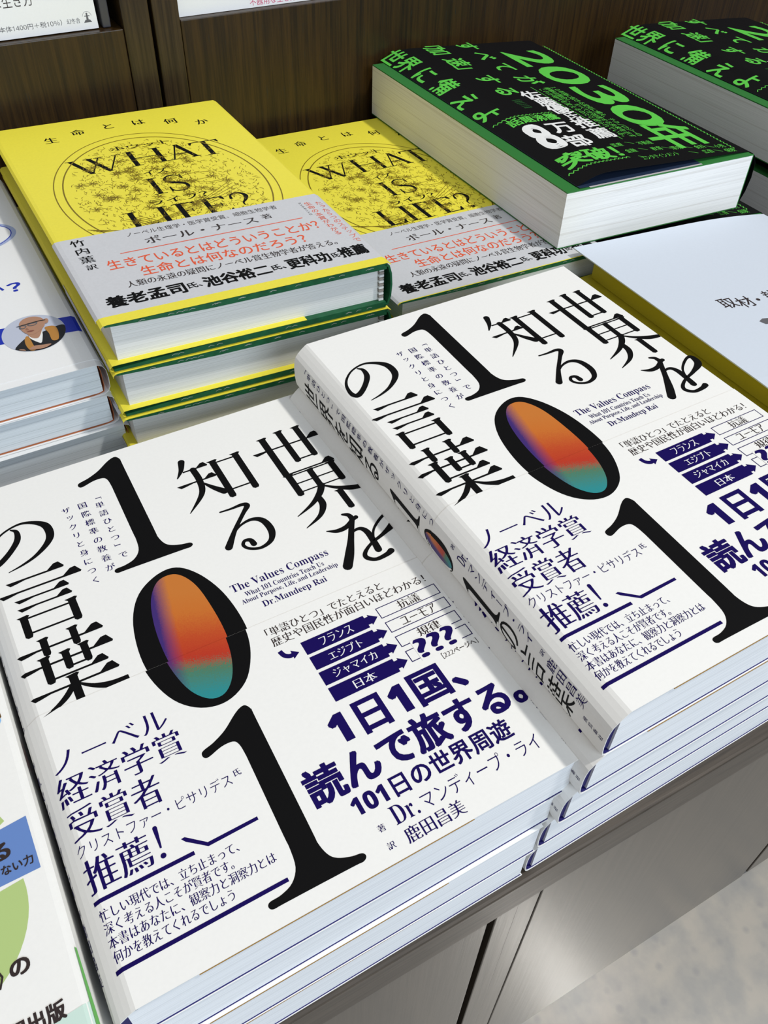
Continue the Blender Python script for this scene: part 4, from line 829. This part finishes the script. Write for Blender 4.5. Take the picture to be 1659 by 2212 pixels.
a = cv(-158.9, -166.4); pc.text('の', a[0], a[1], a[0] + 4.8, a[1] + 4.0, TEXTK, HEAVY, 0, 2); a = cv(-162.6, -167.4); pc.text('》', a[0], a[1], a[0] + 2.2, a[1] + 5.2, TEXTK, BOLD, 0, 2)
a = cv(-170.6, -180.6); pc.text('日新聞出版', a[0], a[1], a[0] + 21.4, a[1] + 4.6, TEXTK, HEAVY, 0, 2)
cp([(-153.8, -180.4), (-144.0, -179.6), (-144.0, -208), (-175, -208), (-175, -186)], PALEG)
cp([(-143.9, -166), (-143.5, -166.4), (-143.1, -187), (-143.2, -208), (-144.0, -208), (-143.9, -187)], GREENLINE, 3)
pc.put(mb, lambda u, v, h: (u, v, TC + h) if u < -2.6 else (u, v, TC - (u + 2.6) * .3 + h), (-2.6,), (), .05); mb.build('dust_jacket', C1)
lab = ['white illustrated paperback with blue panel and green circles, lower left corner', 'second white illustrated paperback down at the lower left corner', 'third white illustrated paperback down at the lower left corner', 'bottom white illustrated paperback at the lower left corner']
t = (CT_ - TABLE_Z) / 4
for k in range(4):
    loc = (-143.0 - .9 - (0, 1, 2.5, 4)[k], -20, CT_ - (k + 1) * t); sc = (1, 1, (t - .1) / TC)
    if k == 0: C1.location = Vector(loc) * S; C1.scale = sc; C1['label'] = lab[0]; C1['group'] = 'illustrated paperbacks at the lower left corner'
    else: dup(C1, lab[k], loc, .1, 'illustrated paperbacks at the lower left corner', sc)

# ==================================================================  face-out books on the shelf behind
def faceout(label, x0, x1, h, printer):
    r = thing('face_out_book', label, 'book', (x0, 268.2, 67.0)); r.rotation_euler = (math.radians(-6), 0, 0)
    w_ = x1 - x0; mb = MB(); mb.box(.4, .6, .6, w_ - 2, 13, h - 1, PAPER); mb.build('page_block', r)
    mb = MB(); mb.box(0, 0, 0, w_, .5, h, WHITE2); mb.box(0, 13.1, 0, w_, 13.6, h, WHITE2); mb.box(w_ - .01, 0, 0, w_ + .4, 13.6, h, WHITE2)
    p = Print(); printer(p); p.put(mb, lambda u, v, hh: (u, -hh, v), (), (), .05); o = mb.build('cover', r); 
    return r
def left_print(p):
    X = lambda x: x + 128
    p.text('クな生き方', X(-56.5), 14.2, X(-30.6), 19.8, TEXTK, SANS); p.text('ポジティブで', X(-72), 22.5, X(-44), 28, TEXTK, SANS)
    p.text(sansd('定価1540円（本体1400円＋税10％）', False), X(-72.5), 3.4, X(-18.2), 6.2, GREYINK, SANS); p.text('幻冬舎', X(-15.6), 3.5, X(-8.4), 6.0, GREYINK, MIN)
    u = X(-4.3); p.poly([(u - 2.2, 3.3), (u + 2.2, 3.3), (u + 1.2, 4.6), (u - 1.2, 4.6)], GREYINK); p.poly([(u - .6, 4.6), (u + .6, 4.6), (u + .4, 7.0), (u - .4, 7.0)], GREYINK); p.rect(u - 1.4, 6.2, u + 1.4, 6.6, GREYINK); p.ell(u, 7.4, .5, .5, GREYINK, 12); p.ring(u, 5.9, 2.5, 2.7, .12, GREYINK, 10, 170, 24)
def right_print(p):
    X = lambda x: x - 48.2
    p.text('不器用な生き方をおもしろがる', X(92.0), 1.0, X(152), 4.6, PINK, SANS); p.brush([(X(47.2) + 2, 15.5), (X(48.6) + 2, 13.2)], [.9, .6], PINK, 3); p.text('著', X(73), 12.5, X(76), 15, GREYINK, SANS)
faceout('white book shown face out on the upper shelf, left of the uprights, with price line', -126.5, 1.9, 186, left_print)
faceout('white book shown face out on the upper shelf, right of the uprights, with pink lettering', 48.6, 176, 186, right_print)
